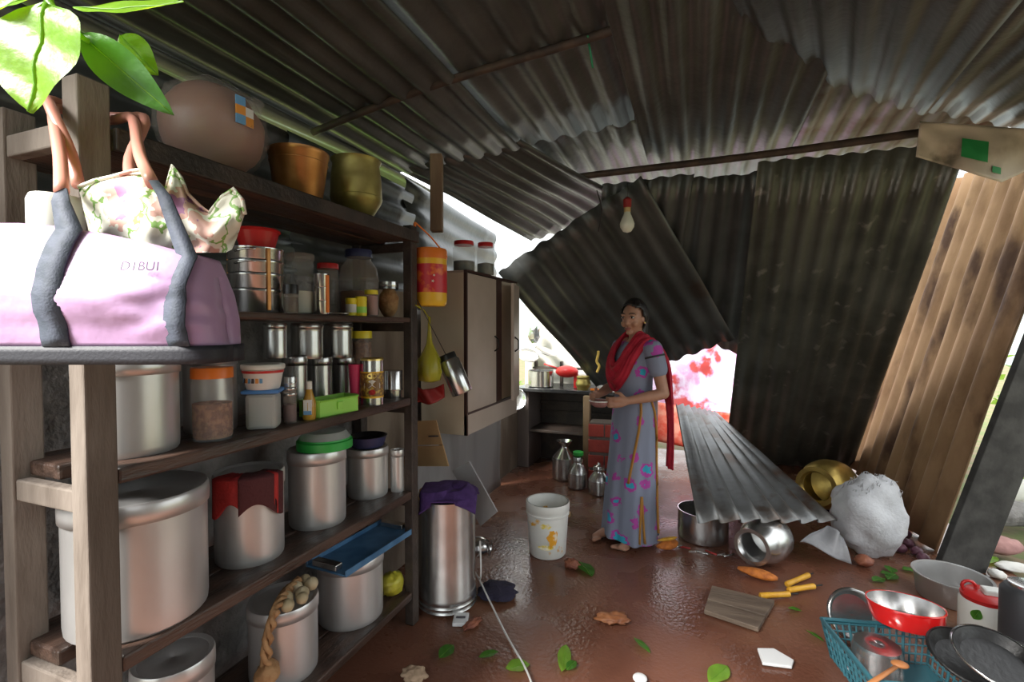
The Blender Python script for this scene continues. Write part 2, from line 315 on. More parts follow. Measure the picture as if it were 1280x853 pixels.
# roof poles
def pole(label, a, b, r, bend=.02):
    a, b = Vector(a), Vector(b); m = (a + b) / 2
    o = MB().tube(spline([a - m, (a - m) * .4 + Vector((0, 0, bend)), (b - m) * .4 - Vector((0, 0, bend * .5)), b - m], 16), r, 8).build('roof_pole', 'pole', None, 180)
    o.location = m; return tag(o, label, 'roof pole')
a1 = ony(430, 152, 1.79); b1 = ony(872, -2, 1.79); dv = b1 - a1
pole('thin wooden roof pole under the intact roof sheets, farther from the bulb', a1 - dv * .12, b1 + dv * .25, .017)
a2 = ony(588, 241, 3.14); b2 = ony(1150, 166, 3.14)
pole('long wooden roof pole the bulb hangs from, above the fallen sheets', a2, b2, .022, .01)
# ------------------------------------------------------------ fallen sheets
def fallen(label, c, waves, mat, **k): return tag(sheet_mesh('corrugated_sheet', c, waves, mat, None, **k), label, 'roofing sheet', 'fallen corrugated roofing sheets')
P = onplane45
def T(px, k=5.54): r = ray(px, HZ); y = k - 2.355; return Vector((y * r.x / r.y, y, 2.355))
c1a, c1b, c1d = P(622, 340), T(800), P(746, 484)
fallen('dark corrugated sheet sloping down from the cupboard top to the stove counter', [c1a, c1b, c1b + (c1d - c1a), c1d], 9, 'zinc', seed=21, ragged=.02, warp=.02)
c2a, c2b = Vector((-.62, 3.20, 2.36)), Vector((.0, 3.20, 2.37))
up = Vector((0, -.02, .02))
fallen('dark fallen sheet behind the woman, pole to counter height', [T(752, 5.63), T(866, 5.63), P(826, 474, 5.63), P(742, 474, 5.63)], 5, 'zinc', seed=22, warp=.02)
fallen('short fallen sheet whose ragged lower end hangs over the pink tarpaulin', [T(845, 5.72), T(958, 5.72), P(930, 446, 5.72), P(822, 398, 5.72)], 5, 'zinc', seed=23, ragged=.015)
c3 = [T(945), T(1206), P(1060, 600), P(903, 600)]
fallen('wide olive-grey fallen sheet reaching the floor beside the rusty wall', c3, 9, 'zinc_olive', seed=24, warp=.01)
# loose curled sheet in front
dt = [dep(846, 505, 4.0), dep(893, 516, 4.7), dep(1046, 652, 2.95), dep(872, 652, 2.62)]
fallen('loose pale-grey curled sheet resting over the steel pots, ragged end outward', [dt[0], dt[1], dt[2], dt[3]], 7, 'zinc_light', seed=25, amp=.022, ragged=.01, warp=.0)
# right wall: rusty sheet leaning outwards, and dark plank at its end
w1 = Vector((1.385, 3.67, 0.0)); w2 = Vector((1.43, 5.7, .05)); lean = Vector((.245, -.02, 1)) * 2.35
wr = struct(sheet_mesh('wall_right', [w1, w2, w2 + lean * 1.12, w1 + lean * 1.08], 10, 'rust_sheet', None, amp=.03, rows=14, warp=.01, seed=31))
b0 = onz(1192, 706, 0); t0 = dep(1312, 400, b0.dot(D_) * .985)
ax = (t0 - b0).normalized(); sx = R_ - ax * R_.dot(ax); sx.normalize(); sy = ax.cross(sx)
pk = MB().box((-.165, -.02, 0), (.10, .02, 2.5)).build('leaning_plank', 'plank_dark', None, bevel=.004); place(pk, frame(sx, sy, ax, b0 - D_ * .07))
tag(pk, 'dark wide plank leaning at the end of the rusty wall', 'plank')
# ------------------------------------------------------------ shelf unit
XF, XB = -1.215, -1.545                                   # front and back faces of the shelf
Z1, Z2, Z3, Z4, Z5 = .16, .635, 1.07, 1.437, 1.835        # tops of the boards, bottom to top
Y0, Y1 = .635, 1.955
sh = thing('shelf_unit', 'tall dark wooden shelf unit loaded with steel containers along the wall', 'shelf', ((XF + XB) / 2, (Y0 + Y1) / 2, 0))
so = Vector(sh.location)
def loc_box(lo, hi, name, mat, par, org, bevel=.004):
    return MB().box(Vector(lo) - org, Vector(hi) - org).build(name, mat, par, bevel=bevel)
loc_box((XF - .055, Y0, 0), (XF, Y0 + .062, 1.925), 'post', 'wood_weather', sh, so)
loc_box((XB, Y0 + .0, 0), (XB + .05, Y0 + .062, 1.90), 'post', 'wood_weather', sh, so)
loc_box((XF - .045, Y1 - .05, 0), (XF, Y1, 1.86), 'post', 'wood_dark', sh, so)
loc_box((XB, Y1 - .05, 0), (XB + .045, Y1, 1.86), 'post', 'wood_dark', sh, so)
for z, th in ((Z1, .035), (Z2, .038), (Z3, .036), (Z4, .022), (Z5, .05)):
    loc_box((XB - .02, Y0 + .03 + random.uniform(-.01, .01), z - th), (XF - .165, Y1 - .01, z), 'board', 'wood_board', sh, so, .006)
    loc_box((XF - .161, Y0 + .064, z - th), (XF - .004, Y1 - .051, z), 'board', 'wood_board', sh, so, .006)
for z in (Z1 - .036, Z2 - .040, Z3 - .038, Z5 - .0):
    loc_box((XB + .05, Y0 + .005, z - .05), (XF - .056, Y0 + .034, z), 'rail', 'wood_weather', sh, so)
for z in (Z1 - .036, Z2 - .040, Z3 - .038, Z4 - .024, Z5 - .052):
    loc_box((XB + .045, Y1 - .04, z - .04), (XF - .046, Y1 - .012, z), 'rail', 'wood_dark', sh, so)
loc_box((XF - .002, Y0 + .065, Z5 - .052), (XF + .014, Y1 - .002, Z5 - .0), 'front_batten', 'wood_dark', sh, so)
# ---- round containers -------------------------------------------------------
def canister(name, label, cat, p, r, h, z, mat='alu', lid=True, lidh=.16, lidmat=None, group=None, knob=False, rot=0, belly=0.):
    t = thing(name, label, cat, (p.x, p.y, z), (0, 0, rot), group)
    lh = min(h * lidh, .05) if lid else 0; hb = h - lh * .45
    prof = [(r * .94, 0), (r * .975, .006), (r * .985, .02)] + [(r * (.985 + belly * math.sin(math.pi * k / 6)), .02 + (hb - .05) * k / 6) for k in range(1, 6)] + [(r * .985, hb - .022), (r * .985, hb - .012), (r * 1.0, hb - .010), (r * 1.0, hb)]
    if not lid: prof += [(r * .965, hb), (r * .955, hb - .02), (r * .95, hb * .1), (0.001, hb * .08)]
    MB().lathe(prof, 40, cap1=lid).build('body', mat, t, 35)
    if lid:
        lp = [(r * 1.012, h - lh), (r * 1.015, h - lh * .5), (r * 1.01, h - .006), (r * .985, h), (r * .90, h - .002), (r * .86, h - .006), (.001, h - .006)]
        lo = MB().lathe(lp, 40, cap0=False, cap1=False).build('lid', lidmat or mat, t, 35, solid=.0015)
        if knob: MB().lathe([(.016, h - .006), (.014, h + .006), (.02, h + .014), (.016, h + .022), (.001, h + .024)], 16).build('knob', 'black_plastic', lo, 40)
    return t
def shelf_can(name, label, cat, pl, pr, ytop, X, z, **k):
    p, r = fit(pl, pr, X); h = zat(p, (pl + pr) / 2, ytop) - z
    return canister(name, label, cat, p, r, max(h, .02), z, **k), p, r, max(h, .02)
XM = -1.375
GP = 'aluminium storage drums on the shelf'
shelf_can('storage_drum', 'widest aluminium drum, on the shelf board behind the near corner post', 'container', 65, 257, 612, XM, Z2, group=GP)
B = shelf_can('storage_drum', 'aluminium drum with red and maroon cloth hanging over its rim', 'container', 262, 353, 588, XM, Z2, group=GP)
Cc = shelf_can('storage_drum', 'aluminium drum carrying a green plastic basin on its lid', 'container', 357, 431, 560, XM, Z2, group=GP)
Dd = shelf_can('storage_drum', 'aluminium drum carrying a dark blue bowl on its lid', 'container', 432, 484, 558, XM - .01, Z2, group=GP)
shelf_can('storage_drum', 'slim aluminium drum at the far end post of the shelf', 'container', 487, 504, 562, -1.285, Z2, group=GP)
shelf_can('storage_drum', 'tall aluminium drum on the board under the lilac bag', 'container', 86, 224, 448, XM, Z3, group=GP)
shelf_can('storage_drum', 'aluminium drum standing behind the orange-lidded jar', 'container', 226, 296, 440, XM - .05, Z3, group=GP)
Fp = shelf_can('storage_drum', 'aluminium drum draped with a garlic string on the bottom board', 'container', 303, 394, 748, XM, Z1, group=GP)
G = shelf_can('storage_drum', 'aluminium drum under the blue metal tray on the bottom board', 'container', 392, 477, 690, XM, Z1, group=GP)
shelf_can('storage_drum', 'low aluminium drum on the bottom board below the widest drum', 'container', 152, 262, 822, XM, Z1, group=GP)
# stacked smaller steel canisters at the back of the third board
G2 = 'small steel canisters stacked at the back of the shelf'
lowrow = [(352, 384, 446, 'lower steel canister behind the glass bottle'), (384, 415, 447, 'lower steel canister behind the oil bottle'), (415, 443, 447, 'lower steel canister beside the pink cup')]
uprow = [(328, 359, 404, 'upper steel canister above the glass bottle'), (363, 404, 403, 'widest upper steel canister in the stacked row'), (405, 441, 402, 'upper steel canister next to the yellow-lidded jar')]
zlow = []
for (a, b, yt, lb) in lowrow:
    t, p, r, h = shelf_can('canister', lb, 'canister', a, b, yt, XM - .075, Z3, mat='steel_worn', group=G2); zlow.append(Z3 + h)
zs = [zlow[0], zlow[1], zlow[2]]
for k, (a, b, yt, lb) in enumerate(uprow):
    p, r = fit(a, b, XM - .075); canister('canister', lb, 'canister', p, r, min(zat(p, (a + b) / 2, yt), Z4 - .03) - zs[k], zs[k], mat='steel_worn', group=G2)
# ---- jars -------------------------------------------------------------------
def jar(name, label, cat, pl, pr, ytop, X, z, lidmat, lidh=.03, mat='clear', fill=None, fillh=.6, fillmat='spice', neck=.92, z0=None, group=None, round_=False, band=None):
    p, r = fit(pl, pr, X); h = zat(p, (pl + pr) / 2, ytop) - z
    t = thing(name, label, cat, (p.x, p.y, z), group=group)
    hb = h - lidh
    if round_: prof = [(r * .9, 0), (r, .012), (r, hb * .62), (r * .9, hb * .82), (r * neck, hb * .95), (r * neck, hb)]
    else: prof = [(r * .92, 0), (r * .97, .01), (r * .97, hb * .9), (r * neck, hb * .96), (r * neck, hb)]
    bd = MB().lathe(prof, 32).build('body', mat, t, 40)
    lr = r * (1.0 if not round_ else neck * 1.12)
    MB().lathe([(lr, hb - lidh * .1), (lr, h - .004), (lr * .96, h), (.001, h)], 32, cap0=True, cap1=False, fn=lambda a, zz: 1 + .012 * math.cos(24 * a)).build('lid', lidmat, t, 40)
    if fill: MB().lathe([(r * .88, .006), (r * .93, .012), (r * .93, hb * fillh), (.001, hb * fillh * 1.06)], 24, cap1=False, fn=None).build('contents', fillmat, t, 40)
    if band: MB().lathe([(r * .985, hb * band[0]), (r * .985, hb * band[1])], 32, cap0=False, cap1=False).build('label', band[2], t, 180)
    return t, p, r, h
jar('plastic_jar', 'clear ribbed plastic jar of red-brown spice with orange screw lid', 'jar', 236, 291, 459, XF - .085, Z3, 'orange_lid', .028, fill=1, fillh=.58)
# square tub with blue lid, round tub on it
p, r = fit(299, 356, XF - .075); tz = zat(p, 328, 486)
t = thing('plastic_box', 'frosted square food box with blue lid under the printed tub', 'box', (p.x, p.y, Z3), (0, 0, YAW + .25))
h = tz - Z3; k = r * .86
MB().prism([(-k * .82, -k * .7), (k * .82, -k * .7), (k * .82, k * .7), (-k * .82, k * .7)], h * .9).build('body', 'milky', t, bevel=.012)
MB().box((-k, -k * .86, h * .9), (k, k * .86, h)).build('lid', 'blue_lid', t, bevel=.008)
MB().box((-k * .7, -k * .58, .006), (k * .7, k * .58, h * .3)).build('contents', 'beige_stone', t, bevel=.01)
q = thing('printed_tub', 'round white tub with red print and white lid standing on the square box', 'tub', (p.x, p.y, tz)); h2 = zat(p, 328, 455) - tz
MB().lathe([(r * .72, 0), (r * .76, .004), (r * .93, h2 * .78)], 32).build('body', 'paper_white', q, 40)
MB().lathe([(r * .745, h2 * .03), (r * .77, h2 * .12)], 32, cap0=False, cap1=False).build('rim_band', 'red_plastic', q, 180)
MB().lathe([(r * .935, h2 * .66), (r * .945, h2 * .76)], 32, cap0=False, cap1=False).build('rim_band', 'red_plastic', q, 180)
for i in range(9):
    a = -2.6 + i * .22
    MB().box((-.004, -.001, 0), (.004, .001, .018 + .006 * (i % 3)), trs((r * .865 * math.cos(a), r * .865 * math.sin(a), h2 * .28), rz=a + math.pi / 2, rx=-.12)).build('print', ['ink', 'print_orange', 'label_blue'][i % 3], q)
MB().lathe([(r * .97, h2 * .8), (r * 1.0, h2 * .84), (r, h2 * .96), (r * .96, h2), (.001, h2 * .98)], 32, cap1=False).build('lid', 'white_plastic', q, 40)
# bottles, small boxes on the third board
t, p, r, h = jar('glass_bottle', 'ribbed glass bottle with steel cap between box and oil bottle', 'bottle', 352, 370, 471, XF - .06, Z3, 'steel_worn', .03, mat='clear_dim', fill=1, fillh=.5, fillmat='onion')
for zz in (.6, .72, .84): MB().lathe([(r * .99, h * zz), (r * 1.06, h * zz + .004), (r * .99, h * zz + .008)], 24, cap0=False, cap1=False).build('ring', 'steel', t, 180)
p, r = fit(377, 394, XF - .045); h = zat(p, 385, 476) - Z3
t = thing('oil_bottle', 'small amber oil bottle with white cap and white label', 'bottle', (p.x, p.y, Z3))
MB().lathe([(r * .9, 0), (r, .006), (r, h * .45), (r * .55, h * .7), (r * .42, h * .8)], 24).build('body', 'oil', t, 50)
MB().lathe([(r * .46, h * .78), (r * .46, h * .98), (.001, h)], 20, cap1=False).build('cap', 'white_plastic', t, 40)
MB().box((-r * .62, -.002, h * .16), (r * .62, .002, h * .52), trs((r * .9 * math.cos(-1.1), r * .9 * math.sin(-1.1), 0), rz=.47)).build('label', 'paper_white', t)
MB().box((-r * .6, -.003, h * .14), (r * .6, .003, h * .24), trs((r * .91 * math.cos(-1.1), r * .91 * math.sin(-1.1), 0), rz=.47)).build('label', 'label_blue', t)
a = onx(394, 500, XF - .03); b = onx(447, 497, XF - .03); L = (b - a).length
t = thing('green_box', 'open lime-green plastic box at the edge of the shelf board', 'box', ((a.x + b.x) / 2 - .03, (a.y + b.y) / 2, Z3), (0, 0, math.pi / 2 - .12)); hh = .058
e = L * .46; pts = [(-e, -.02), (-e * .86, -.045), (e * .86, -.045), (e, -.02), (e, .045), (-e, .045)]
m = MB().prism(pts, .004)
for i in range(6):
    (x0, y0), (x1, y1) = pts[i], pts[(i + 1) % 6]; d = Vector((x1 - x0, y1 - y0, 0)); n_ = Vector((-d.y, d.x, 0)).normalized() * .004
    m.add([(x0, y0, 0), (x1, y1, 0), (x1, y1, hh), (x0, y0, hh), (x0 + n_.x, y0 + n_.y, 0), (x1 + n_.x, y1 + n_.y, 0), (x1 + n_.x, y1 + n_.y, hh), (x0 + n_.x, y0 + n_.y, hh)], [(0, 1, 2, 3), (4, 7, 6, 5), (3, 2, 6, 7)])
m.build('body', 'lime', t)
rim = MB()
for i in range(6):
    rim.tube([(pts[i][0], pts[i][1], hh), (pts[(i + 1) % 6][0], pts[(i + 1) % 6][1], hh)], .0045, 6)
rim.build('rim', 'lime', t, 60)
MB().box((-.014, -.053, .02), (.014, -.045, .048)).build('latch', 'lime', t, bevel=.003)
for i in range(6): MB().box((-e * .8 + i * e * .27, -.03, .03), (-e * .8 + i * e * .27 + .018, .03, .05 - .004 * (i % 2))).build('contents', ['spice', 'flourw', 'tea_dark'][i % 3], t, bevel=.004)
# cup, tall tin, small can, tall jar behind
p, r = fit(435, 450, -1.325); h = zat(p, 445, 456) - Z3
t = thing('plastic_cup', 'pink plastic tumbler beside the tall printed tin', 'cup', (p.x, p.y, Z3))
MB().lathe([(r * .72, 0), (r * .75, .004), (r, h), (r * .93, h), (r * .7, .01), (.001, .008)], 28, cap1=False).build('body', 'pink_plastic', t, 40)
MB().lathe([(r * .98, h - .006), (r * 1.05, h - .003), (r, h + .001)], 28, cap0=False, cap1=False).build('rim', 'pink_plastic', t, 180)
p, r = fit(450, 479, XF - .055); h = zat(p, 464, 448) - Z3
t = thing('printed_tin', 'tall silver tin with gold rim and brown pictured label', 'tin', (p.x, p.y, Z3))
MB().lathe([(r, 0), (r, h * .97)], 36).build('body', 'steel', t, 40)
MB().lathe([(r * 1.005, h * .15), (r * 1.005, h * .72)], 36, cap0=False, cap1=False).build('label', 'label_tin', t, 180)
MB().lathe([(r * 1.02, h * .955), (r * 1.03, h * .98), (r * 1.0, h), (r * .92, h * .985), (.001, h * .985)], 36, cap0=False, cap1=False).build('rim', 'gold', t, 40)
MB().lathe([(r * 1.012, h * .15), (r * 1.012, h * .19)], 36, cap0=False, cap1=False).build('label_band', 'yellow_plastic', t, 180)
MB().lathe([(r * 1.012, h * .69), (r * 1.012, h * .72)], 36, cap0=False, cap1=False).build('label_band', 'yellow_plastic', t, 180)
va = math.atan2(-p.y, -p.x)
def curved(m_, pts, rr, a0):   # outline in (arc metres, z) wrapped on a cylinder facing angle a0
    c_ = Vector((sum(x for x, _ in pts) / len(pts), sum(y for _, y in pts) / len(pts), 0))
    f_ = lambda x, z_: Vector((rr * math.cos(a0 + x / rr), rr * math.sin(a0 + x / rr), z_))
    return m_.add([f_(c_.x, c_.y)] + [f_(x, y) for x, y in pts], [(0, i + 1, (i + 1) % len(pts) + 1) for i in range(len(pts))])
curved(MB(), [(-r * .75, h * .36), (-r * .72, h * .47), (-r * .3, h * .52), (0, h * .55), (r * .3, h * .52), (r * .72, h * .47), (r * .75, h * .36), (r * .3, h * .38), (0, h * .42), (-r * .3, h * .38)], r * 1.015, va).build('emblem', 'paper_white', t)
curved(MB(), [(r * .42 * math.cos(i * .52), h * .63 + h * .065 * math.sin(i * .52)) for i in range(12)], r * 1.015, va).build('emblem', 'gold', t)
curved(MB(), [(r * .3 * math.cos(i * .52), h * .28 + h * .06 * math.sin(i * .52)) for i in range(12)], r * 1.015, va).build('emblem', 'red_cloth', t)
p, r = fit(477, 503, XF - .085); h = zat(p, 490, 463) - Z3
t = thing('steel_tin', 'short steel tin with ridged lid at the end post', 'tin', (p.x, p.y, Z3))
MB().lathe([(r * .88, 0), (r * .9, .004), (r * .9, h * .4)], 32).build('body', 'steel', t, 40)
MB().lathe([(r, h * .28), (r * 1.03, h * .32), (r, h * .36), (r, h * .97), (r * .96, h), (.001, h * .99)], 32, cap1=False).build('lid', 'steel', t, 40)
jar('glass_jar', 'brown patterned jar with yellow lid standing behind the printed tin', 'jar', 439, 465, 414, XM - .05, Z3, 'yellow_lid', .03, mat='clear_dim', fill=1, fillh=.92, fillmat='spice')
# ---- second-from-top board ---------------------------------------------------
p, r = fit(285, 356, XM + .02); h = zat(p, 320, 312) - Z4; hz_ = h
t = thing('tiffin_carrier', 'shiny steel tiffin carrier of stacked tiers with side clips', 'tiffin', (p.x, p.y, Z4)); zz = 0
for i, fr in enumerate((.36, .24, .2, .2)):
    hh = h * fr
    MB().lathe([(r * .96, zz + .001), (r, zz + .006), (r, zz + hh - .010), (r * 1.025, zz + hh - .007), (r * 1.025, zz + hh - .001)], 40).build('tier' if i < 3 else 'lid', 'steel', t, 40); zz += hh
for sgn in (.62, -1.75):
    a = va + .0 + sgn; cx_, cy_ = math.cos(a) * (r * 1.05), math.sin(a) * (r * 1.05)
    cl = MB().box((-.006, -.003, h * .04), (.006, .003, h * .98), trs((cx_, cy_, 0), rz=a + math.pi / 2)).build('clip', 'copper', t, bevel=.002)
for zt in (.72, .9):
    MB().tube([(math.cos(va + x) * r * 1.05, math.sin(va + x) * r * 1.05, h * zt + .012 * math.cos(x * 2.4)) for x in (-.55, -.4, -.2, 0, .2)], .0035, 6).build('handle', 'steel', t, 180)
p2, r2 = fit(293, 352, XM + .02)
t = thing('plastic_basket', 'small red plastic basket standing on the tiffin carrier', 'basket', (p2.x, p2.y, Z4 + hz_)); h = .062
MB().lathe([(r2 * .72, 0), (r2 * .74, .003), (r2 * .98, h), (r2 * .93, h), (r2 * .7, .008), (.001, .006)], 48, cap1=False, fn=lambda a, z: 1 + .012 * math.cos(30 * a)).build('body', 'red_plastic', t, 40)
MB().lathe([(r2 * .97, h - .008), (r2 * 1.03, h - .004), (r2 * 1.0, h + .002), (r2 * .93, h)], 40, cap0=False, cap1=False).build('rim', 'red_plastic', t, 40)
jar('plastic_jar', 'clear cylindrical jar half filled with white flour', 'jar', 357, 394, 318, XM + .06, Z4, 'clear_dim', .02, fill=1, fillh=.42, fillmat='flourw')
jar('plastic_jar', 'small dark jar with black lid in front of the flour jar', 'jar', 354, 374, 356, XF - .03, Z4, 'black_plastic', .028, mat='clear_dim', fill=1, fillh=.8, fillmat='tea_dark')
jar('plastic_jar', 'tall cloudy jar with bright red lid beside the blue-lidded jar', 'jar', 397, 424, 330, XM - .05, Z4, 'red_plastic', .02, mat='clear_dim')
p, r = fit(393, 412, XF - .03); h = zat(p, 402, 343) - Z4
t = thing('small_tiffin', 'narrow steel tiffin with orange clips between the jars', 'tiffin', (p.x, p.y, Z4)); zz = 0
for i in range(3):
    hh = h / 3; MB().lathe([(r * .95, zz + .001), (r, zz + .004), (r, zz + hh - .006), (r * 1.04, zz + hh - .003), (r * 1.04, zz + hh)], 28).build('tier', 'steel', t, 40); zz += hh
MB().box((-.005, -.003, h * .05), (.005, .003, h * .97), trs((math.cos(va + .9) * r * 1.08, math.sin(va + .9) * r * 1.08, 0), rz=va + .9 + math.pi / 2)).build('clip', 'orange_plastic', t)
t, p, r, h = jar('pickle_jar', 'large round-shouldered plastic jar of brown pickle with dark blue lid', 'jar', 424, 474, 313, XM - .02, Z4, 'navy', .03, mat='clear_dim', fill=1, fillh=.42, fillmat='pickle', neck=.6, round_=True)
for zz in (.05, .55): MB().lathe([(r * 1.0, h * zz), (r * 1.02, h * zz + .003), (r, h * zz + .006)], 28, cap0=False, cap1=False).build('ring', 'clear_dim', t, 180)
jar('supplement_tub', 'small yellow tub with yellow cap and white label, left of its twin', 'tub', 432, 446, 373, XF - .05, Z4, 'yellow_lid', .016, mat='yellow_lid', band=(.25, .85, 'paper_white'), group='yellow tubs')
jar('supplement_tub', 'small all-yellow tub in front of the pickle jar', 'tub', 444, 459, 371, XF - .035, Z4, 'yellow_lid', .016, mat='yellow_lid', band=(.2, .6, 'lime'), group='yellow tubs')
jar('glass_vial', 'small glass spice jar with yellow lid at the end of the row', 'jar', 456, 473, 363, XF - .045, Z4, 'yellow_lid', .016, mat='clear', fill=1, fillh=.9, fillmat='stone_pink')
# ladle lying by the tubs, bundle behind
sp_ = onx(415, 388, XF - .02)
t = thing('serving_spoon', 'flat steel serving spoon lying in front of the pickle jar', 'spoon', (sp_.x, sp_.y, Z4))
MB().tube([(0, -.05, .006), (0, 0, .008), (0, .05, .006)], [.004, .004, .004], 6, .5).build('handle', 'steel', t, 180)
MB().ball((0, .068, .007), (.014, .022, .006)).build('bowl', 'steel', t, 180)
p, r = fit(474, 498, -1.315)
bd = MB().ball((0, 0, .07), (.045, .045, .07), 20, 12, fn=lambda d: 1 + .1 * noise.noise(d * 2.2)).build('cloth_bundle', 'husk', None, 180); bd.location = (p.x, p.y, Z4)
tag(bd, 'brown cloth bundle at the far end of the jar board', 'bundle')
p, r = fit(474, 498, -1.315)
t = canister('metal_plate', 'pale steel plate lying on the brown bundle', 'plate', Vector((p.x, p.y, 0)), .045, .012, Z4 + .141, mat='steel', lid=False)
# ---- top board ----------------------------------------------------------------
p, r = fit(336, 414, XM + .02); h = zat(p, 375, 192) - Z5
t = thing('copper_bowl', 'copper bowl with sloping sides on the top board', 'bowl', (p.x, p.y, Z5))
MB().lathe([(r * .70, 0), (r * .74, .006), (r * .97, h * .92), (r, h * .94), (r, h), (r * .95, h), (r * .7, .02), (.001, .015)], 48, cap1=False).build('body', 'copper', t, 40)
MB().lathe([(r * .952, h * .78), (r * .965, h * .79), (r * .957, h * .80)], 48, cap0=False, cap1=False).build('bead', 'copper', t, 180)
p, r = fit(414, 479, XM + .02); h = zat(p, 446, 202) - Z5
t = thing('brass_pot', 'dull brass pot with faceted base beside the copper bowl', 'pot', (p.x, p.y, Z5))
MB().lathe([(r * .42, 0), (r * .5, .006), (r * .96, h * .33), (r, h * .38), (r * .97, h * .72), (r * .90, h * .93), (r * .98, h), (r * .92, h), (r * .86, h * .9), (r * .9, h * .4), (.001, .02)], 48, cap1=False).build('body', 'brass_dull', t, 40)
MB().lathe([(r * .995, h * .385), (r * 1.012, h * .40), (r * .995, h * .415)], 48, cap0=False, cap1=False).build('bead', 'brass_dull', t, 180)
p, r = fit(196, 338, XM); h = zat(p, 265, 116) - Z5
t = thing('wrapped_package', 'large brown round package wrapped in clear plastic film on the top board', 'package', (p.x, p.y, Z5 + .06 * h), (0, 0, .2))
MB().ball((0, 0, h * .5), (r * .92, r * .98, h * .52), 28, 16, fn=lambda d: 1 + .05 * noise.noise(d * 2.5) - .05 * max(0, -d.z)).build('parcel', 'brown_pack', t, 180)
fm = MB().ball((0, 0, h * .52), (r * .99, r * 1.04, h * .55), 40, 22, fn=lambda d: 1 + .09 * noise.noise(d * 4)).build('film', 'film_clear', t, 180)
tw = MB().tube(spline([(0, r * .85, h * .75), (.01, r * 1.15, h * .95), (.0, r * 1.25, h * 1.15)], 8), [.05, .04, .03, .02, .018, .02, .025, .03, .028], 10).build('film_twist', 'film_clear', t, 180)
for i, (dx, dz, mm) in enumerate(((0, 0, 'label_blue'), (.028, 0, 'print_orange'), (0, .026, 'print_orange'), (.028, .026, 'paper_white'), (.0, .052, 'label_blue'))):
    a = va + .55 + dx * 6
    MB().box((-.014, -.002, -.013), (.014, .002, .013), trs((math.cos(a) * r * 1.01, math.sin(a) * r * 1.06, h * .52 + dz), rz=a + math.pi / 2)).build('sticker', mm, t)
# ---- things lying on the drums -------------------------------------------------
_, p, r, h = Cc
t = thing('plastic_basin', 'upturned green plastic basin resting on a drum lid', 'basin', (p.x + .02, p.y + .02, Z2 + h)); rr = r * .98
MB().lathe([(rr, 0), (rr * 1.0, .03), (rr * .94, .034), (rr * .93, .04)], 40, cap1=False).build('rim_wall', 'green_plastic', t, 40)
MB().lathe([(rr * .93, .038), (rr * .75, .065), (.001, .072)], 40, cap0=False, cap1=False).build('base', 'milky', t, 40)
_, p, r, h = Dd
t = thing('enamel_bowl', 'dark blue bowl with black inside resting on a drum lid', 'bowl', (p.x, p.y, Z2 + h))
MB().lathe([(r * .7, 0), (r * .8, .005), (r * .95, .05), (r * .98, .05)], 36, cap1=False).build('body', 'navy', t, 40)
MB().lathe([(r * .98, .05), (r * .9, .052), (r * .7, .03), (.001, .028)], 36, cap0=False, cap1=False).build('inside', 'black_plastic', t, 40)
# red and maroon cloth over the drum rim
_, p, r, h = B
def drape(name, mat, par, a0, a1, top, drop, seed, rad, inn=.5):
    def fn(u, v):
        a = a0 + (a1 - a0) * u
        if v < .3: k = inn + (1 - inn) * v / .3; return Vector((rad * k * math.cos(a), rad * k * math.sin(a), top + .004 + .004 * noise.noise(Vector((u * 4, v * 4, seed)))))
        q = (v - .3) / .7; rr = rad * (1.01 + .02 * math.sin(u * 9 + seed) * q) + .008
        return Vector((rr * math.cos(a), rr * math.sin(a), top - q * drop * (1 + .25 * math.sin(u * 5 + seed))))
    return MB().grid(fn, 24, 20).build(name, mat, par, 180, solid=.002)
t = thing('hanging_cloth', 'red cloth with maroon panel hanging over a drum', 'cloth', (p.x, p.y, Z2))
vb = math.atan2(-p.y, -p.x)
drape('red_panel', 'red_cloth', t, vb - 1.05, vb - .25, h, .10, 1, r * 1.03); drape('maroon_panel', 'maroon_cloth', t, vb - .27, vb + .95, h, .11, 3, r * 1.05)
drape('red_trim', 'red_cloth', t, vb + .62, vb + .74, h + .001, .105, 3.4, r * 1.07, .7)
# blue tray on drum G
_, p, r, h = G
t = thing('metal_tray', 'blue painted metal tray with folded ends lying on a drum', 'tray', (p.x + .04, p.y + .05, Z1 + h + .0), (0, 0, -.05))
MB().box((-.10, -.23, 0), (.10, .23, .008)).build('base', 'blue_tray', t, bevel=.002)
for sx_ in (-1, 1): MB().box((sx_ * .10 - .004, -.23, 0), (sx_ * .10 + .004, .23, .026)).build('side', 'blue_tray', t, bevel=.002)
for sy_ in (-1, 1): MB().box((-.075, sy_ * .21 - .018, .009), (.05, sy_ * .21 + .018, .034)).build('end_block', 'steel_worn', t, bevel=.004)
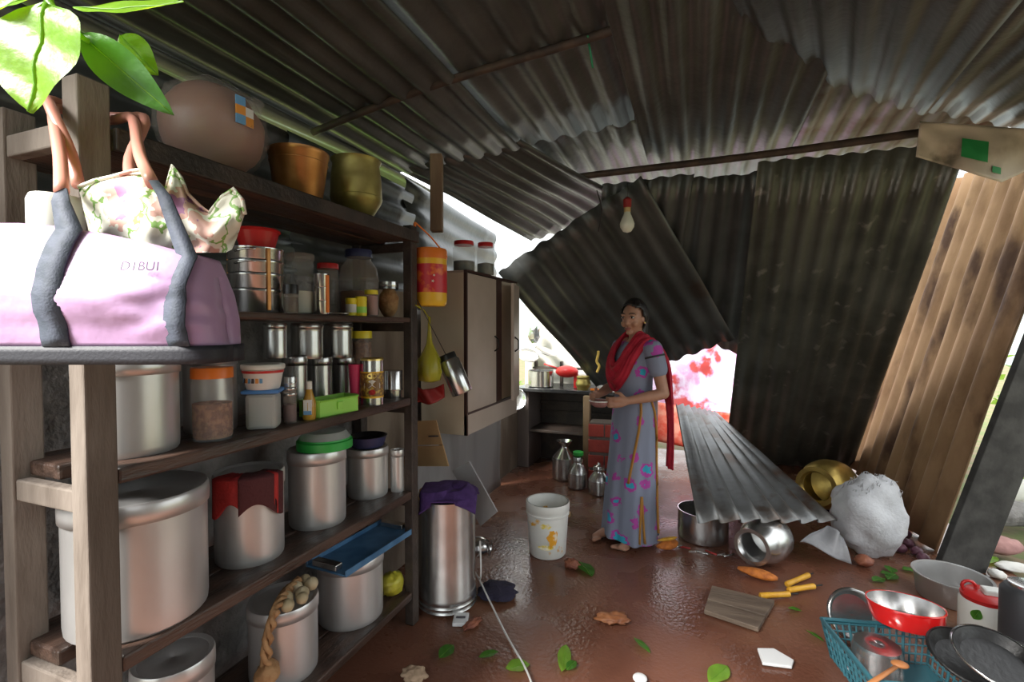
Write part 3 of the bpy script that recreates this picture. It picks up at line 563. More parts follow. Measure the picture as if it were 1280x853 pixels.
# garlic string on drum F
_, p, r, h = Fp
t = thing('garlic_string', 'plaited string of garlic bulbs hanging over a drum on the bottom board', 'garlic', (p.x, p.y, Z1 + h + .012))
cen = spline([(r * .25, r * .35, .03), (r * .35, -.02, .03), (r * .55, -r * .55, .035), (r * .75, -r * 1.0, .02), (r * .72, -r * 1.25, -.06), (r * .7, -r * 1.3, -.15)], 22)
for k in range(3):
    MB().tube([c + Vector((.012 * math.cos(i * 1.1 + k * 2.1), .012 * math.sin(i * 1.1 + k * 2.1), .010 * math.sin(i * 1.1 + k * 2.1))) for i, c in enumerate(cen)], .009, 6).build('plait', 'husk', t, 180)
for i, (dx, dy, dz, s_) in enumerate(((.06, .06, .02, .024), (.03, .02, .02, .021), (.075, .0, .018, .024), (.05, -.05, .02, .026), (.095, -.02, .016, .02), (.02, .07, .022, .02), (.085, -.075, .018, .022))):
    b_ = MB().ball((dx + r * .1, dy, dz), (s_, s_, s_ * .95), 16, 10, fn=lambda d: 1 + .05 * math.cos(6 * math.atan2(d.y, d.x)) + .35 * max(0, d.z - .8)).build('bulb', 'garlic', t, 180)
MB().ball((r * .72, -r * 1.3, -.17), (.035, .04, .04), 14, 8, fn=lambda d: 1 + .35 * noise.noise(d * 5)).build('husk_tuft', 'husk', t, 180)
p, r = fit(476, 500, -1.30)
yb = MB().ball((0, 0, .05), (.05, .06, .05), 20, 14, fn=lambda d: 1 + .28 * noise.noise(d * 3.5)).build('plastic_bag', 'yellow_bag', None, 180); yb.location = (p.x, p.y, Z1)
tag(yb, 'crumpled yellow plastic bag on the bottom board of the shelf', 'bag')
# ------------------------------------------------------------ lilac bag hung on the near post
bo = dep(110, 452, .86); bagm = frame(R_, D_, U_, bo)
t = thing('tote_bag', 'big lilac woven tote bag with dark base hung on the shelf post', 'bag'); place(t, bagm)
W2, T2, HB, Hb = .252, .078, .030, .205
def bagpt(u, v):                       # u round the bag, v up
    a = 2 * math.pi * u; c_, s_ = math.cos(a), math.sin(a); pw = lambda x, k: math.copysign(abs(x) ** k, x)
    sw = 1 - .06 * v - .04 * v * v; th = T2 * (1.0 + .18 * math.sin(math.pi * v) - .45 * v ** 3)
    x = W2 * sw * pw(c_, .42); y = th * pw(s_, .5)
    n1 = noise.noise(Vector((x * 7 + 3, y * 6, v * 2.2))) * .022 + noise.noise(Vector((x * 20, y * 12, v * 7))) * .008
    y += n1 * (1 if y < 0 else .5) * math.sin(math.pi * min(1, v * 1.15 + .05))
    return Vector((x, y, HB + v * (Hb - .02 * math.cos(a * 1.0 + .4) * 0) - .045 * v * max(0, x / W2 + .25) ** 1.5))
MB().grid(bagpt, 96, 28).build('body', 'lilac', t, 180, solid=.002)
MB().grid(lambda u, v: bagpt(u, 0) * 1.0 + Vector((bagpt(u, 0).x * .02, bagpt(u, 0).y * .03, (v - 1) * HB)), 96, 3).build('base', 'bag_base', t, 60, solid=.004)
bb = [bagpt(i / 40, 0) for i in range(40)]
MB().add([(0, 0, .002)] + [(q.x, q.y, .002) for q in bb], [(0, i + 1, (i + 1) % 40 + 1) for i in range(40)]).build('base_panel', 'bag_base', t)
binv = bagm.inverted()
def front_at(x, v):                     # point on the front face at local x
    best = min((bagpt(.5 + k / 400, v) for k in range(200)), key=lambda q: abs(q.x - x)); return best
def strap(xb, xt, wpx, tops, front=True):
    n = 14; ctr = []
    for k in range(n + 1):
        v = k / n; x = xb + (xt - xb) * v; q = front_at(x, v * .97)
        ctr.append((Vector((x, q.y - .004 if front else T2 * .9, q.z)), wpx))
    for tp, ww in tops: ctr.append((binv @ tp, ww))
    m = MB(); pts = [c for c, _ in ctr]; vs = []
    for i, (c, ww) in enumerate(ctr):
        vs += [c + Vector((-ww / 2, 0, 0)), c + Vector((ww / 2, 0, 0))]
    m.add(vs, [(2 * i, 2 * i + 1, 2 * i + 3, 2 * i + 2) for i in range(len(ctr) - 1)])
    return m.build('strap', 'webbing', t, 180, solid=.003)
xl = (binv @ dep(79, 430, .79)).x; xr = (binv @ dep(226, 430, .79)).x
strap(xl, xl - .002, .044, [(dep(76, 252, .80), .030), (dep(77, 236, .81), .018)])
strap(xr, xr - .006, .034, [(dep(205, 245, .80), .022), (dep(192, 226, .81), .016)])
def handle(pts): return MB().tube([binv @ q for q in spline(pts, 26)], .0105, 10).build('handle', 'pink_tube', t, 180)
handle([dep(77, 240, .81), dep(75, 195, .9), (-1.238, .606, 1.825), (-1.292, .640, 1.864), (-1.302, .712, 1.870), (-1.255, .727, 1.868), (-1.184, .722, 1.860), dep(174, 192, .93), dep(191, 230, .815)])
handle([dep(98, 232, .92), dep(88, 190, .95), (-1.232, .598, 1.838), (-1.302, .634, 1.880), (-1.324, .716, 1.886), (-1.255, .750, 1.884), (-1.172, .742, 1.862), dep(163, 195, 1.0), dep(163, 224, .94)])
fo = bpy.data.curves.new('lettering', 'FONT'); fo.body = 'D1BUI'; fo.size = .021; fo.align_x = 'RIGHT'; fo.extrude = .0004
fob = bpy.data.objects.new('lettering_curve', fo); C.objects.link(fob); bpy.context.view_layer.update()
me = bpy.data.meshes.new_from_object(fob.evaluated_get(bpy.context.evaluated_depsgraph_get())); bpy.data.objects.remove(fob)
me.materials.clear(); me.materials.append(MATS['ink_faint']); lt = bpy.data.objects.new('lettering', me); C.objects.link(lt); lt.parent = t
lx = (binv @ dep(208, 330, .79)).x; lz = (binv @ dep(208, 340, .79)).z; q = min(front_at(lx - k * .01, (lz - HB) / Hb).y for k in range(7)) - .006
for v in me.vertices:
    x, z = lx + v.co.x, lz + v.co.y; v.co = (x, front_at(x, (z - HB) / Hb).y - .0025, z)
# floral cloth and white box inside the bag
fo_ = bo + R_ * .06 + U_ * .24
fl_ = thing('floral_bundle', 'crumpled cream floral cloth sticking out of the lilac bag', 'cloth', fo_)
out = [(98, 234), (118, 226), (140, 221), (165, 214), (182, 211), (196, 228), (208, 236), (216, 207), (226, 222), (234, 242), (250, 258), (262, 266), (278, 246), (292, 236), (303, 250), (306, 268)]
bot = [(116, 312), (128, 312), (140, 314), (160, 316), (175, 316), (190, 318), (200, 318), (212, 318), (225, 316), (238, 316), (250, 316), (262, 316), (272, 316), (282, 316), (290, 312), (296, 298)]
def flo(side):
    def fn(u, v):
        i = min(int(u * 15), 14); k = u * 15 - i
        bt = Vector(bot[i]).lerp(Vector(bot[i + 1]), k); ot = Vector(out[i]).lerp(Vector(out[i + 1]), k); q = bt.lerp(ot, v)
        th = .028 * math.sin(math.pi * min(1, max(0, u))) ** .5 * (math.sin(math.pi * (v * .95 + .05)) ** .6) * side
        return dep(q.x, q.y, .865 + th + .02 * noise.noise(Vector((u * 7, v * 4, 1.7)))) - fo_
    return fn
m = MB(); m.grid(flo(-1), 45, 12); m.grid(flo(1), 45, 12); m.build('cloth', 'floral_cloth', fl_, 180)
MB().tube([dep(x, y, .86) - fo_ for x, y in out], .0035, 6).build('hem', 'floral_cloth', fl_, 180)
wb = MB().lathe([(.036, 0), (.04, .006), (.04, .14), (.036, .15), (.001, .152)], 24, cap1=False).build('white_tub', 'white_plastic', None, 40); wb.location = dep(70, 246, .87) - Vector((0, 0, .15))
tag(wb, 'plain white tub standing inside the lilac bag', 'tub')
# ------------------------------------------------------------ leaves
def leaf(par, base, tip, width, nrm, mat='leaf_bright', fold=.25, curl=.12, blunt=.55, name='leaf', org=None):
    base, tip = Vector(base), Vector(tip); ax = tip - base; L = ax.length; ax.normalize(); nrm = Vector(nrm); nrm = (nrm - ax * nrm.dot(ax)).normalized(); sd = ax.cross(nrm)
    o_ = org if org is not None else Vector((0, 0, 0))
    def fn(u, v):
        s = 2 * u - 1; w_ = max(.012, math.sin(math.pi * min(1, max(0, v)) ** (1 / (.45 + blunt))) ** .8) * width / 2
        return base + ax * L * v + sd * s * w_ + nrm * (abs(s) * w_ * fold - curl * L * (v * v - v * .6) + .02 * width * math.sin(v * 14 + s * 3)) - o_
    o = MB().grid(fn, 8, 14).build(name, mat, par, 180)
    MB().tube([fn(.5, k / 8) + nrm * .0006 for k in range(9)], [width * .018] * 8 + [width * .006], 5).build('midrib', 'leaf_lime', o, 180)
    return o
brt = thing('leafy_branch', 'leafy green twig hanging down in front of the shelf top', 'branch', dep(60, 0, .74)); bro = Vector(brt.location)
MB().tube([q - bro for q in spline([dep(-140, -190, .8), dep(30, -60, .76), dep(62, 4, .74), dep(100, 44, .74), dep(112, 52, .745)], 16)], [.006] * 9 + [.004] * 8, 8).build('twig', 'leaf_lime', brt, 180)
tw = -D_ + U_ * .35 - R_ * .3
leaf(brt, dep(58, 4, .73), dep(36, 140, .72), .165, -D_ + U_ * .15 - R_ * .1, org=bro, blunt=.95, curl=.03, fold=.12)
leaf(brt, dep(92, 10, .74), dep(233, 9, .72), .06, -D_ + U_ * .9, org=bro, blunt=.5, fold=.1, curl=-.1)
leaf(brt, dep(100, 42, .75), dep(213, 141, .76), .062, -D_ - U_ * .1 + R_ * .2, 'leaf_green', org=bro, blunt=.75)
leaf(brt, dep(150, 44, .77), dep(196, 93, .78), .05, tw, org=bro, blunt=.7)
leaf(brt, dep(62, 8, .77), dep(98, 66, .80), .05, tw, org=bro, blunt=.6)
leaf(brt, dep(62, -8, .75), dep(-14, 12, .72), .05, tw, org=bro)
leaf(brt, dep(60, -10, .75), dep(130, -42, .74), .06, tw, org=bro); leaf(brt, dep(40, -40, .76), dep(-60, -70, .74), .08, tw, org=bro)
# ------------------------------------------------------------ hanging things at the far post
ph = ony(538, 383, 2.07); dd = ph.dot(D_); r = 20.5 * dd / F; h = zat(ph, 538, 312) - ph.z
t = thing('hanging_jar', 'yellow plastic jar with red label and orange cap strung from the post', 'jar', ph)
MB().lathe([(r * .86, 0), (r * .97, .012), (r, .03), (r, h * .84)], 36).build('body', 'yellow_plastic', t, 40)
MB().lathe([(r * 1.012, h * .23), (r * 1.012, h * .72)], 36, cap0=False, cap1=False).build('label', 'label_red', t, 180)
MB().lathe([(r * 1.03, h * .82), (r * 1.03, h * .96), (r * .96, h), (.001, h)], 36, cap1=False, fn=lambda a, z: 1 + .008 * math.cos(40 * a)).build('cap', 'orange_plastic', t, 40)
va2 = math.atan2(-ph.y, -ph.x)
for (sx_, sz_, ss) in ((.012, .42, .009), (.018, .52, .007)):
    curved(MB(), [((ss if i % 2 == 0 else ss * .4) * math.cos(i * .628) + sx_, h * sz_ + (ss if i % 2 == 0 else ss * .4) * math.sin(i * .628)) for i in range(10)], r * 1.02, va2).build('star_print', 'flourw', t)
hook = Vector((XF + .002, Y1 - .02, zat(ph, 508, 284)))
hk = hook - ph
for sg in (-1, 1):
    e_ = Vector((r * 1.04 * math.cos(va2 + sg * 1.3), r * 1.04 * math.sin(va2 + sg * 1.3), h * .86))
    MB().tube(spline([hk, hk * .5 + e_ * .5 + Vector((0, 0, .012)), e_], 8), .006, 6, .5).build('strap', 'orange_plastic', t, 180)
pb = ony(537, 478, 2.10); db = pb.dot(D_); rb = 15.5 * db / F; hb = zat(pb, 537, 440) - pb.z; htop = zat(pb, 537, 396) - pb.z
t = thing('produce_bag', 'yellow-green plastic bag of fruit hanging beside the shelf post', 'bag', pb)
MB().lathe([(rb * .35, .0), (rb * .85, .012), (rb, hb * .35), (rb * .85, hb * .75), (rb * .45, hb * 1.1), (rb * .25, htop * .6), (rb * .14, htop * .8), (rb * .1, htop)], 28, fn=lambda a, z: 1 + .07 * math.sin(5 * a + z * 30) + .04 * math.sin(11 * a)).build('film', 'plastic_film', t, 180)
for i in range(7):
    a = i * 2.4; MB().ball((rb * .45 * math.cos(a), rb * .45 * math.sin(a), rb * .45 + (i // 3) * rb * .5), rb * .36, 12, 8).build('fruit', 'fruit', t, 180)
MB().tube([(0, 0, htop * .97), (-.012, -.03, htop + .03), Vector((XF + .001, Y1 - .02, pb.z + htop + .05)) - pb], .004, 6).build('handle', 'plastic_film', t, 180)
pt = ony(568, 468, 2.22); ft = thing('steel_flask', 'brushed steel flask hanging tilted beside the fruit bag', 'flask', pt)
ax = (ony(577, 490, 2.22) - ony(558, 446, 2.20)).normalized(); s1 = D_.cross(ax).normalized(); s2 = ax.cross(s1); fm_ = frame(s1, s2, -ax, Vector((0, 0, 0)))
rf = 13.5 * pt.dot(D_) / F; hf = 26 * pt.dot(D_) / F
MB().lathe([(rf * .93, -hf), (rf, -hf + .006), (rf, hf * .65), (rf * .9, hf * .75)], 32, fm_).build('body', 'steel', ft, 40)
MB().lathe([(rf * .86, hf * .72), (rf * .86, hf * 1.0), (rf * .8, hf * 1.04), (.001, hf * 1.04)], 32, fm_, cap1=False).build('cap', 'black_plastic', ft, 40)
MB().tube([fm_ @ Vector((0, 0, hf)), Vector((XF, Y1, 1.52)) - pt], .002, 5).build('cord', 'wire_dark', ft, 180)
pr_ = ony(538, 500, 2.16)
rc = MB().grid(lambda u, v: Vector((0, 0, 0)) + R_ * ((u - .5) * .14) + U_ * (-.01 + .075 * v - .02 * math.sin(u * 3.1) + .02 * u) + D_ * (.02 * math.sin(u * 8 + v * 3)), 16, 10).build('red_rag', 'maroon_cloth', None, 180, solid=.012)
rc.location = pr_; tag(rc, 'dull red rag hanging below the fruit bag', 'rag'); rc.data.materials[0] = MATS['red_dark']
pw_ = ony(546, 250, 2.30)
wp = MB().box((-.032, -.03, -.16), (.032, .03, .25)).build('roof_post', 'wood_brown', None, bevel=.005); wp.location = (pw_.x, pw_.y, zat(pw_, 546, 290) + .16); wp.rotation_euler = (0, 0, YAW)
tag(wp, 'short brown wooden post hanging from the roof above the yellow jar', 'post')
# ------------------------------------------------------------ wall cupboard
CXF, CXB, CY0 = -1.25, -1.56, 2.545; CY1 = onx(646, 410, CXF).y; cz0 = onx(582, 546, CXF).z; cz1 = onx(587, 341, CXF).z
cu = thing('wall_cupboard', 'beige laminate wall cupboard with dark trim and one door ajar', 'cupboard', ((CXF + CXB) / 2, (CY0 + CY1) / 2, cz0)); cuo = Vector(cu.location)
loc_box((CXB, CY0, cz0), (CXF - .02, CY1, cz1), 'body', 'laminate_side', cu, cuo, .003)
dz0 = onx(585, 518, CXF).z; ya, yb_, yc = onx(588, 410, CXF).y, onx(620, 410, CXF).y, onx(627, 410, CXF).y
loc_box((CXF - .019, CY0, cz0), (CXF, CY1, dz0 - .006), 'bottom_panel', 'laminate', cu, cuo, .002)
loc_box((CXF - .019, CY0, cz0), (CXF + .002, CY0 + .012, cz1), 'trim', 'maroon_trim', cu, cuo, .001)
loc_box((CXF - .019, CY0, cz1 + .001), (CXF + .004, CY1, cz1 + .016), 'trim', 'maroon_trim', cu, cuo, .001)
loc_box((CXF - .019, CY0 + .013, dz0 - .005), (CXF + .003, CY1, dz0 + .008), 'trim', 'maroon_trim', cu, cuo, .001)
loc_box((CXB, CY0 - .0, cz1 + .001), (CXF - .02, CY1, cz1 + .012), 'top', 'laminate', cu, cuo, .001)
loc_box((CXF - .018, yb_ + .002, dz0 + .009), (CXF + .001, yc, cz1), 'stile', 'maroon_trim', cu, cuo, .001)
d1 = loc_box((CXF - .018, CY0 + .014, dz0 + .009), (CXF + .002, yb_, cz1 - .004), 'door', 'laminate', cu, cuo, .002)
MB().tube([Vector((CXF + .003, yb_ - .03, cz0 + .48)) - cuo, Vector((CXF + .03, yb_ - .03, cz0 + .50)) - cuo, Vector((CXF + .03, yb_ - .03, cz0 + .56)) - cuo, Vector((CXF + .003, yb_ - .03, cz0 + .58)) - cuo], .005, 6).build('handle', 'black_iron', d1, 180)
dl = CY1 - yc - .01; dm = trs((CXF + .012 - cuo.x, CY1 - .006 - cuo.y, 0), rz=-math.pi / 2 + .22)
d2 = MB().box((0, -.01, dz0 + .01 - cuo.z), (dl, .01, cz1 - .02 - cuo.z), dm).build('door', 'laminate', cu, bevel=.002)
MB().tube([dm @ Vector((dl - .05, s_, cz0 + .52 - cuo.z + z_)) for s_, z_ in ((.01, -.05), (.035, -.03), (.035, .03), (.01, .05))], .006, 6).build('handle', 'black_iron', d2, 180)
# two jars on the cupboard
def topjar(px0, px1, ytop, yy, label):
    p = ony((px0 + px1) / 2, 340, yy); r = (px1 - px0) / 2 * p.dot(D_) / F; z = cz1 + .014; h = zat(p, (px0 + px1) / 2, ytop) - z
    t = thing('cookie_jar', label, 'jar', (p.x, p.y, z), group='jars on the cupboard')
    MB().lathe([(r * .95, 0), (r, .008), (r, h * .78), (r * .82, h * .88), (r * .82, h * .9)], 28).build('body', 'glass', t, 40)
    MB().lathe([(r * .88, h * .87), (r * .88, h * .98), (r * .84, h), (.001, h)], 28, cap1=False).build('lid', 'red_plastic', t, 40)
    MB().lathe([(r * .9, .004), (r * .93, .01), (r * .93, h * .34), (.001, h * .4)], 24, cap1=False).build('contents', 'tea_dark', t, 40)
topjar(566, 594, 302, 2.66, 'red-lidded glass jar on the cupboard, on the end by the yellow jar'); topjar(596, 618, 304, 2.86, 'red-lidded glass jar on the cupboard, near the broken roof edge')
# ------------------------------------------------------------ big steel drum with things on it
pd = onz(559, 752, 0); dd = pd.dot(D_); rd = 36 * dd / F; hd = zat(pd, 559, 618)
t = thing('water_drum', 'tall polished steel water drum standing on the wet floor', 'drum', (pd.x, pd.y, 0))
MB().lathe([(rd * .93, 0), (rd, .006), (rd * 1.03, .014), (rd, .022), (rd, .03), (rd * 1.03, .038), (rd, .046), (rd, .054), (rd * 1.025, .062), (rd, .07), (rd, hd - .03), (rd, hd - .008)], 48).build('body', 'steel_worn', t, 50)
MB().lathe([(rd * 1.0, hd - .01), (rd * 1.06, hd - .006), (rd * 1.06, hd), (rd * .96, hd + .001), (rd * .93, hd - .008), (.001, hd - .008)], 48, cap0=False, cap1=False).build('lid', 'steel', t, 50)
z_ = hd + .002
sb = canister('food_bowl', 'small steel bowl with orange rim on the drum lid', 'bowl', Vector((pd.x - .045, pd.y - .06, 0)), .055, .03, z_, mat='steel', lid=False)
MB().lathe([(.055, .026), (.068, .03), (.068, .034), (.05, .034)], 32, cap0=False, cap1=False).build('rim', 'cardboard', sb, 40)
pc = thing('purple_towel', 'crumpled purple towel lying over the steel drum lid', 'towel', (pd.x + .0, pd.y, z_))
def tow(u, v):
    a, b = u - .5, v - .5
    x = a * .27 + .02; y = b * .30; e = max(0, math.hypot(a, b) * 2 - .62)
    z = .050 - .11 * e - .012 + .018 * noise.noise(Vector((u * 3, v * 3, 6))) + .005 * math.sin(u * 13 + v * 6); q = R_ * x + D_ * y
    if q.length < rd * 1.12: z = max(z, .010)
    if (q - Vector((-.045, -.06, 0))).length < .09: z = max(z, .044)
    return q + U_ * z
MB().grid(tow, 40, 40).build('cloth', 'purple_cloth', pc, 180, solid=.006)
MB().ball((.05, .05, .034), (.055, .055, .016), 16, 8).build('fold', 'purple_cloth', pc, 180)
cb = thing('cardboard_box', 'open cardboard carton leaning over the purple towel beside the post', 'carton', (pd.x - .05, pd.y + .16, hd + .06)); co = Vector(cb.location)
cp = [ony(x, y, 2.30) - co for x, y in ((498, 583), (561, 583), (545, 526), (520, 527))]
def quad(name, mat, par, pts, th=.006):
    return MB().add(pts, [(0, 1, 2, 3)]).build(name, mat, par, solid=th)
quad('front_panel', 'cardboard', cb, [cp[0], cp[1], cp[2].lerp(cp[1], .55), cp[3].lerp(cp[0], .55)])
quad('flap', 'cardboard', cb, [cp[3].lerp(cp[0], .53), cp[2].lerp(cp[1], .53), cp[2] + D_ * .01, cp[3] + D_ * .01])
quad('side_panel', 'cardboard', cb, [cp[1], cp[1] + D_ * .14 - R_ * .05, cp[2].lerp(cp[1], .55) + D_ * .14 - R_ * .05, cp[2].lerp(cp[1], .55)])
quad('slot', 'ink', cb, [cp[3].lerp(cp[2], .62).lerp(cp[0].lerp(cp[1], .62), .32) - D_ * .006, cp[3].lerp(cp[2], .95).lerp(cp[0].lerp(cp[1], .95), .32) - D_ * .006, cp[3].lerp(cp[2], .95).lerp(cp[0].lerp(cp[1], .95), .35) - D_ * .006, cp[3].lerp(cp[2], .62).lerp(cp[0].lerp(cp[1], .62), .35) - D_ * .006], .001)
lb_ = [onz(590, 668, .0), onz(622, 640, .0)]
lb0 = ony(598, 660, 2.42); lbq = [ony(x, y, 2.40) for x, y in ((601, 658), (622, 640), (587, 577), (566, 588))]
lo_ = sum(lbq, Vector()) / 4; gb = MB().add([q - lo_ for q in lbq], [(0, 1, 2, 3)]).build('grey_board', 'grey_sheet', None, solid=.012); gb.location = lo_; tag(gb, 'small grey board propped behind the steel drum', 'board')
# small steel pot lying behind the drum
def lying_pot(name, label, px, py, d, axis, r, h, mat, prof=None, cat='pot'):
    c_ = dep(px, py, d); axis = Vector(axis).normalized(); s1 = U_.cross(axis).normalized(); s2 = axis.cross(s1)
    c_.z = max(c_.z, r * 1.0 * math.sqrt(max(0, 1 - axis.z ** 2)) + abs(axis.z) * h * .3)
    t = thing(name, label, cat, (c_.x, c_.y, 0)); m_ = frame(s1, s2, axis, Vector((0, 0, c_.z)))
    prof = prof or [(.35, -.5), (.7, -.48), (.95, -.3), (1.0, -.08), (.96, .12), (.80, .30), (.62, .38), (.58, .42), (.66, .48), (.72, .5), (.66, .5), (.54, .42), (.56, .37), (.76, .28), (.92, .1), (.9, -.3), (.001, -.44)]
    MB().lathe([(a * r, b * h) for a, b in prof], 44, m_, cap1=False).build('body', mat, t, 40)
    MB().lathe([(.63 * r, .455 * h), (.76 * r, .475 * h), (.76 * r, .505 * h), (.60 * r, .505 * h)], 44, m_, cap0=False, cap1=False).build('rim', mat, t, 40)
    return t
lying_pot('small_pot', 'small steel pot lying on its side behind the steel drum', 600, 684, 2.72, -D_ * .25 + R_ * .95, .055, .12, 'steel')
# cable
cw = [onz(x, y, .012) for x, y in ((592, 712), (600, 738), (612, 764), (632, 792), (645, 815), (655, 832), (664, 853), (672, 880))]
cw[1].z = cw[2].z = .062
cw = [Vector((pd.x + rd * 1.02, pd.y + .08, .3)), Vector((pd.x + rd * 1.1, pd.y + .06, .12))] + cw
co_ = cw[4].copy(); cbl = MB().tube([q - co_ for q in spline(cw, 60)], .0045, 8).build('power_cable', 'cord_white', None, 180); cbl.location = co_
tag(cbl, 'thin white cable trailing from the steel drum across the floor', 'cable')
# bucket
pb = onz(686, 700, 0); pb += D_ * .10; db = pb.dot(D_); rb = 27.5 * db / F; hb = .325
t = thing('paint_bucket', 'open white plastic bucket with peeling orange label on the floor', 'bucket', (pb.x, pb.y, 0))
MB().lathe([(rb * .80, 0), (rb * .83, .006), (rb * .95, hb * .78), (rb * .96, hb), (rb * .92, hb), (rb * .90, hb * .7), (rb * .78, .012), (.001, .01)], 48, cap1=False).build('body', 'bucket_white', t, 40)
MB().lathe([(rb * .945, hb * .76), (rb * .99, hb * .775), (rb * .99, hb * .80), (rb * .965, hb * .81), (rb * .965, hb * .84), (rb * 1.0, hb * .86), (rb * 1.0, hb * .985), (rb * .98, hb * 1.0), (rb * .92, hb * 1.0)], 48, cap0=False, cap1=False).build('rim', 'white_plastic', t, 40)
MB().tube([(rb * 1.01 * math.cos(a), rb * 1.01 * math.sin(a), hb * .80 - .05 * math.sin(q)) for a, q in ((.2, 0), (.35, .8), (.5, 1.4), (.7, 1.0), (.85, 0))], .004, 6).build('handle', 'cardboard', t, 180)
vb_ = math.atan2(-pb.y, -pb.x)
curved(MB(), [(.030 + .030 * math.cos(i * .52) * (1 + .3 * math.sin(i * 2.3)), hb * .43 + hb * .20 * math.sin(i * .52) * (1 + .25 * math.cos(i * 3.1))) for i in range(12)], rb * .915, vb_).build('label_remnant', 'label_orange', t)
curved(MB(), [(-.012 + .035 * math.cos(i * .52), hb * .64 + hb * .045 * math.sin(i * .52) * (1 + .3 * math.cos(i * 3.1))) for i in range(12)], rb * .945, vb_).build('label_remnant', 'label_yellow', t)
curved(MB(), [(-.01 + .045 * math.cos(i * .52) * (1 + .2 * math.sin(i * 2.3)), hb * .24 + hb * .05 * math.sin(i * .52)) for i in range(12)], rb * .885, vb_).build('label_remnant', 'label_yellow', t)
# dark cloth on floor
def blob(name, label, cat, px, py, rx, ry, h, mat, seed=0, rough_=.25, rz=0., group=None):
    p = onz(px, py, 0); o = MB().ball((0, 0, h * .45), (rx, ry, h * .55), 28, 14, fn=lambda d: (1 + rough_ * noise.noise(d * 2.6 + Vector((seed, 0, 0))))).build(name, mat, None, 180)
    for v in o.data.vertices: v.co.z = max(v.co.z, .0)
    o.location = (p.x, p.y, 0.0); o.rotation_euler = (0, 0, rz); return tag(o, label, cat, group)
blob('dark_rag', 'dark purple crumpled rag on the floor beside the steel drum', 'rag', 622, 744, .09, .10, .045, 'dark_cloth', 3, .4)
blob('mud_lump', 'reddish clod with a leaf beside the white bucket', 'clod', 714, 710, .045, .035, .05, 'mud_lump', 4, .5)
blob('mud_lump', 'brown chip of wood next to the white switch', 'clod', 590, 782, .025, .055, .02, 'mud_lump', 5, .5, -.3)
blob('wet_peel', 'wet brown curled peel in the middle of the floor', 'peel', 765, 776, .07, .045, .03, 'dry_leaf', 6, .5, .3)
blob('white_disc', 'round white plastic disc lying on the muddy floor edge', 'disc', 800, 851, .028, .028, .02, 'tile_white', 0, .0)
blob('beige_lump', 'beige lump of stone at the foot of the shelf', 'stone', 518, 848, .05, .04, .035, 'beige_stone', 8, .4)
blob('red_stone', 'rounded red-brown stone below the white sack', 'stone', 1080, 707, .045, .045, .06, 'mud_lump', 9, .2)
p = onz(576, 777, 0); t = thing('wall_switch', 'small white electrical switch lying on the floor', 'switch', (p.x, p.y, 0), (0, 0, .35))
MB().box((-.035, -.045, 0), (.035, .045, .018)).build('case', 'tile_white', t, bevel=.004); MB().box((-.022, -.008, .0185), (.022, .006, .022)).build('rocker', 'ink', t, bevel=.001)
p = onz(967, 824, 0); tl = MB().prism([(-.06, -.05), (.05, -.055), (.075, -.01), (.02, .055), (-.05, .045)], .012).build('tile_shard', 'tile_white', None, bevel=.003); tl.location = (p.x, p.y, 0); tl.rotation_euler = (0, 0, .2)
tag(tl, 'broken white tile shard on the floor before the wooden board', 'tile')
q = [onz(x, y, 0) for x, y in ((880, 768), (948, 791), (968, 757), (890, 738))]; o_ = sum(q, Vector()) / 4
pl_ = thing('wooden_board', 'worn grey-brown split board lying on the muddy floor', 'board', o_)
MB().add([a - o_ + U_ * z for z in (0, .022) for a in (q[0], q[1], q[1].lerp(q[2], .38), q[0].lerp(q[3], .38))], [(3, 2, 1, 0), (4, 5, 6, 7), (0, 1, 5, 4), (1, 2, 6, 5), (2, 3, 7, 6), (3, 0, 4, 7)]).build('plank', 'plank', pl_, bevel=.003)
MB().add([a - o_ + U_ * z for z in (0, .026) for a in (q[0].lerp(q[3], .41), q[1].lerp(q[2], .42), q[2], q[3])], [(3, 2, 1, 0), (4, 5, 6, 7), (0, 1, 5, 4), (1, 2, 6, 5), (2, 3, 7, 6), (3, 0, 4, 7)]).build('plank', 'plank', pl_, bevel=.003)
# yellow handled tools
def handle_tool(x0, y0, x1, y1, label, shaft, z=.016):
    a, b = onz(x0, y0, z), onz(x1, y1, z); t = thing('yellow_tool', label, 'tool', (a.x, a.y, 0)); oo = Vector(t.location)
    MB().tube([a - oo, a.lerp(b, .03) - oo, a.lerp(b, .5) - oo, b.lerp(a, .03) - oo, b - oo], [.011, .015, .0135, .015, .012], 12).build('grip', 'yellow_handle', t, 40)
    sgn = b - a; e_ = a - sgn * shaft if shaft > 0 else b - sgn * shaft
    MB().tube([(a if shaft > 0 else b) - oo, e_ - oo], .004, 6).build('shaft', 'black_iron', t, 180)
handle_tool(950, 745, 987, 743, 'yellow wooden tool handle lying beside the worn board', -.3); handle_tool(985, 738, 1018, 733, 'yellow wooden tool handle, lower of the crossed pair', -.3, .03)
handle_tool(983, 731, 1011, 719, 'yellow wooden tool handle, upper of the crossed pair', -.2)
def spindle(label, a, b, r, mat, name, cat):
    a, b = Vector(a), Vector(b); o = MB().tube([q - a for q in [a.lerp(b, k / 8) for k in range(9)]], [r * x for x in (.3, .55, .75, .92, 1, 1, .92, .75, .35)], 12, .7).build(name, mat, None, 180); o.location = a; return tag(o, label, cat)
spindle('orange tapered dry husk lying before the steel pot', onz(922, 710, .025), onz(972, 724, .025), .035, 'orange_dry', 'dry_husk', 'husk')
spindle('orange frayed husk beside the half-hidden basin', onz(822, 684, .03), onz(846, 678, .03), .042, 'orange_dry', 'dry_husk', 'husk')
spindle('short yellow stick lying on the frayed orange husk', onz(822, 676, .078), onz(846, 672, .078), .016, 'yellow_handle', 'yellow_stick', 'stick')
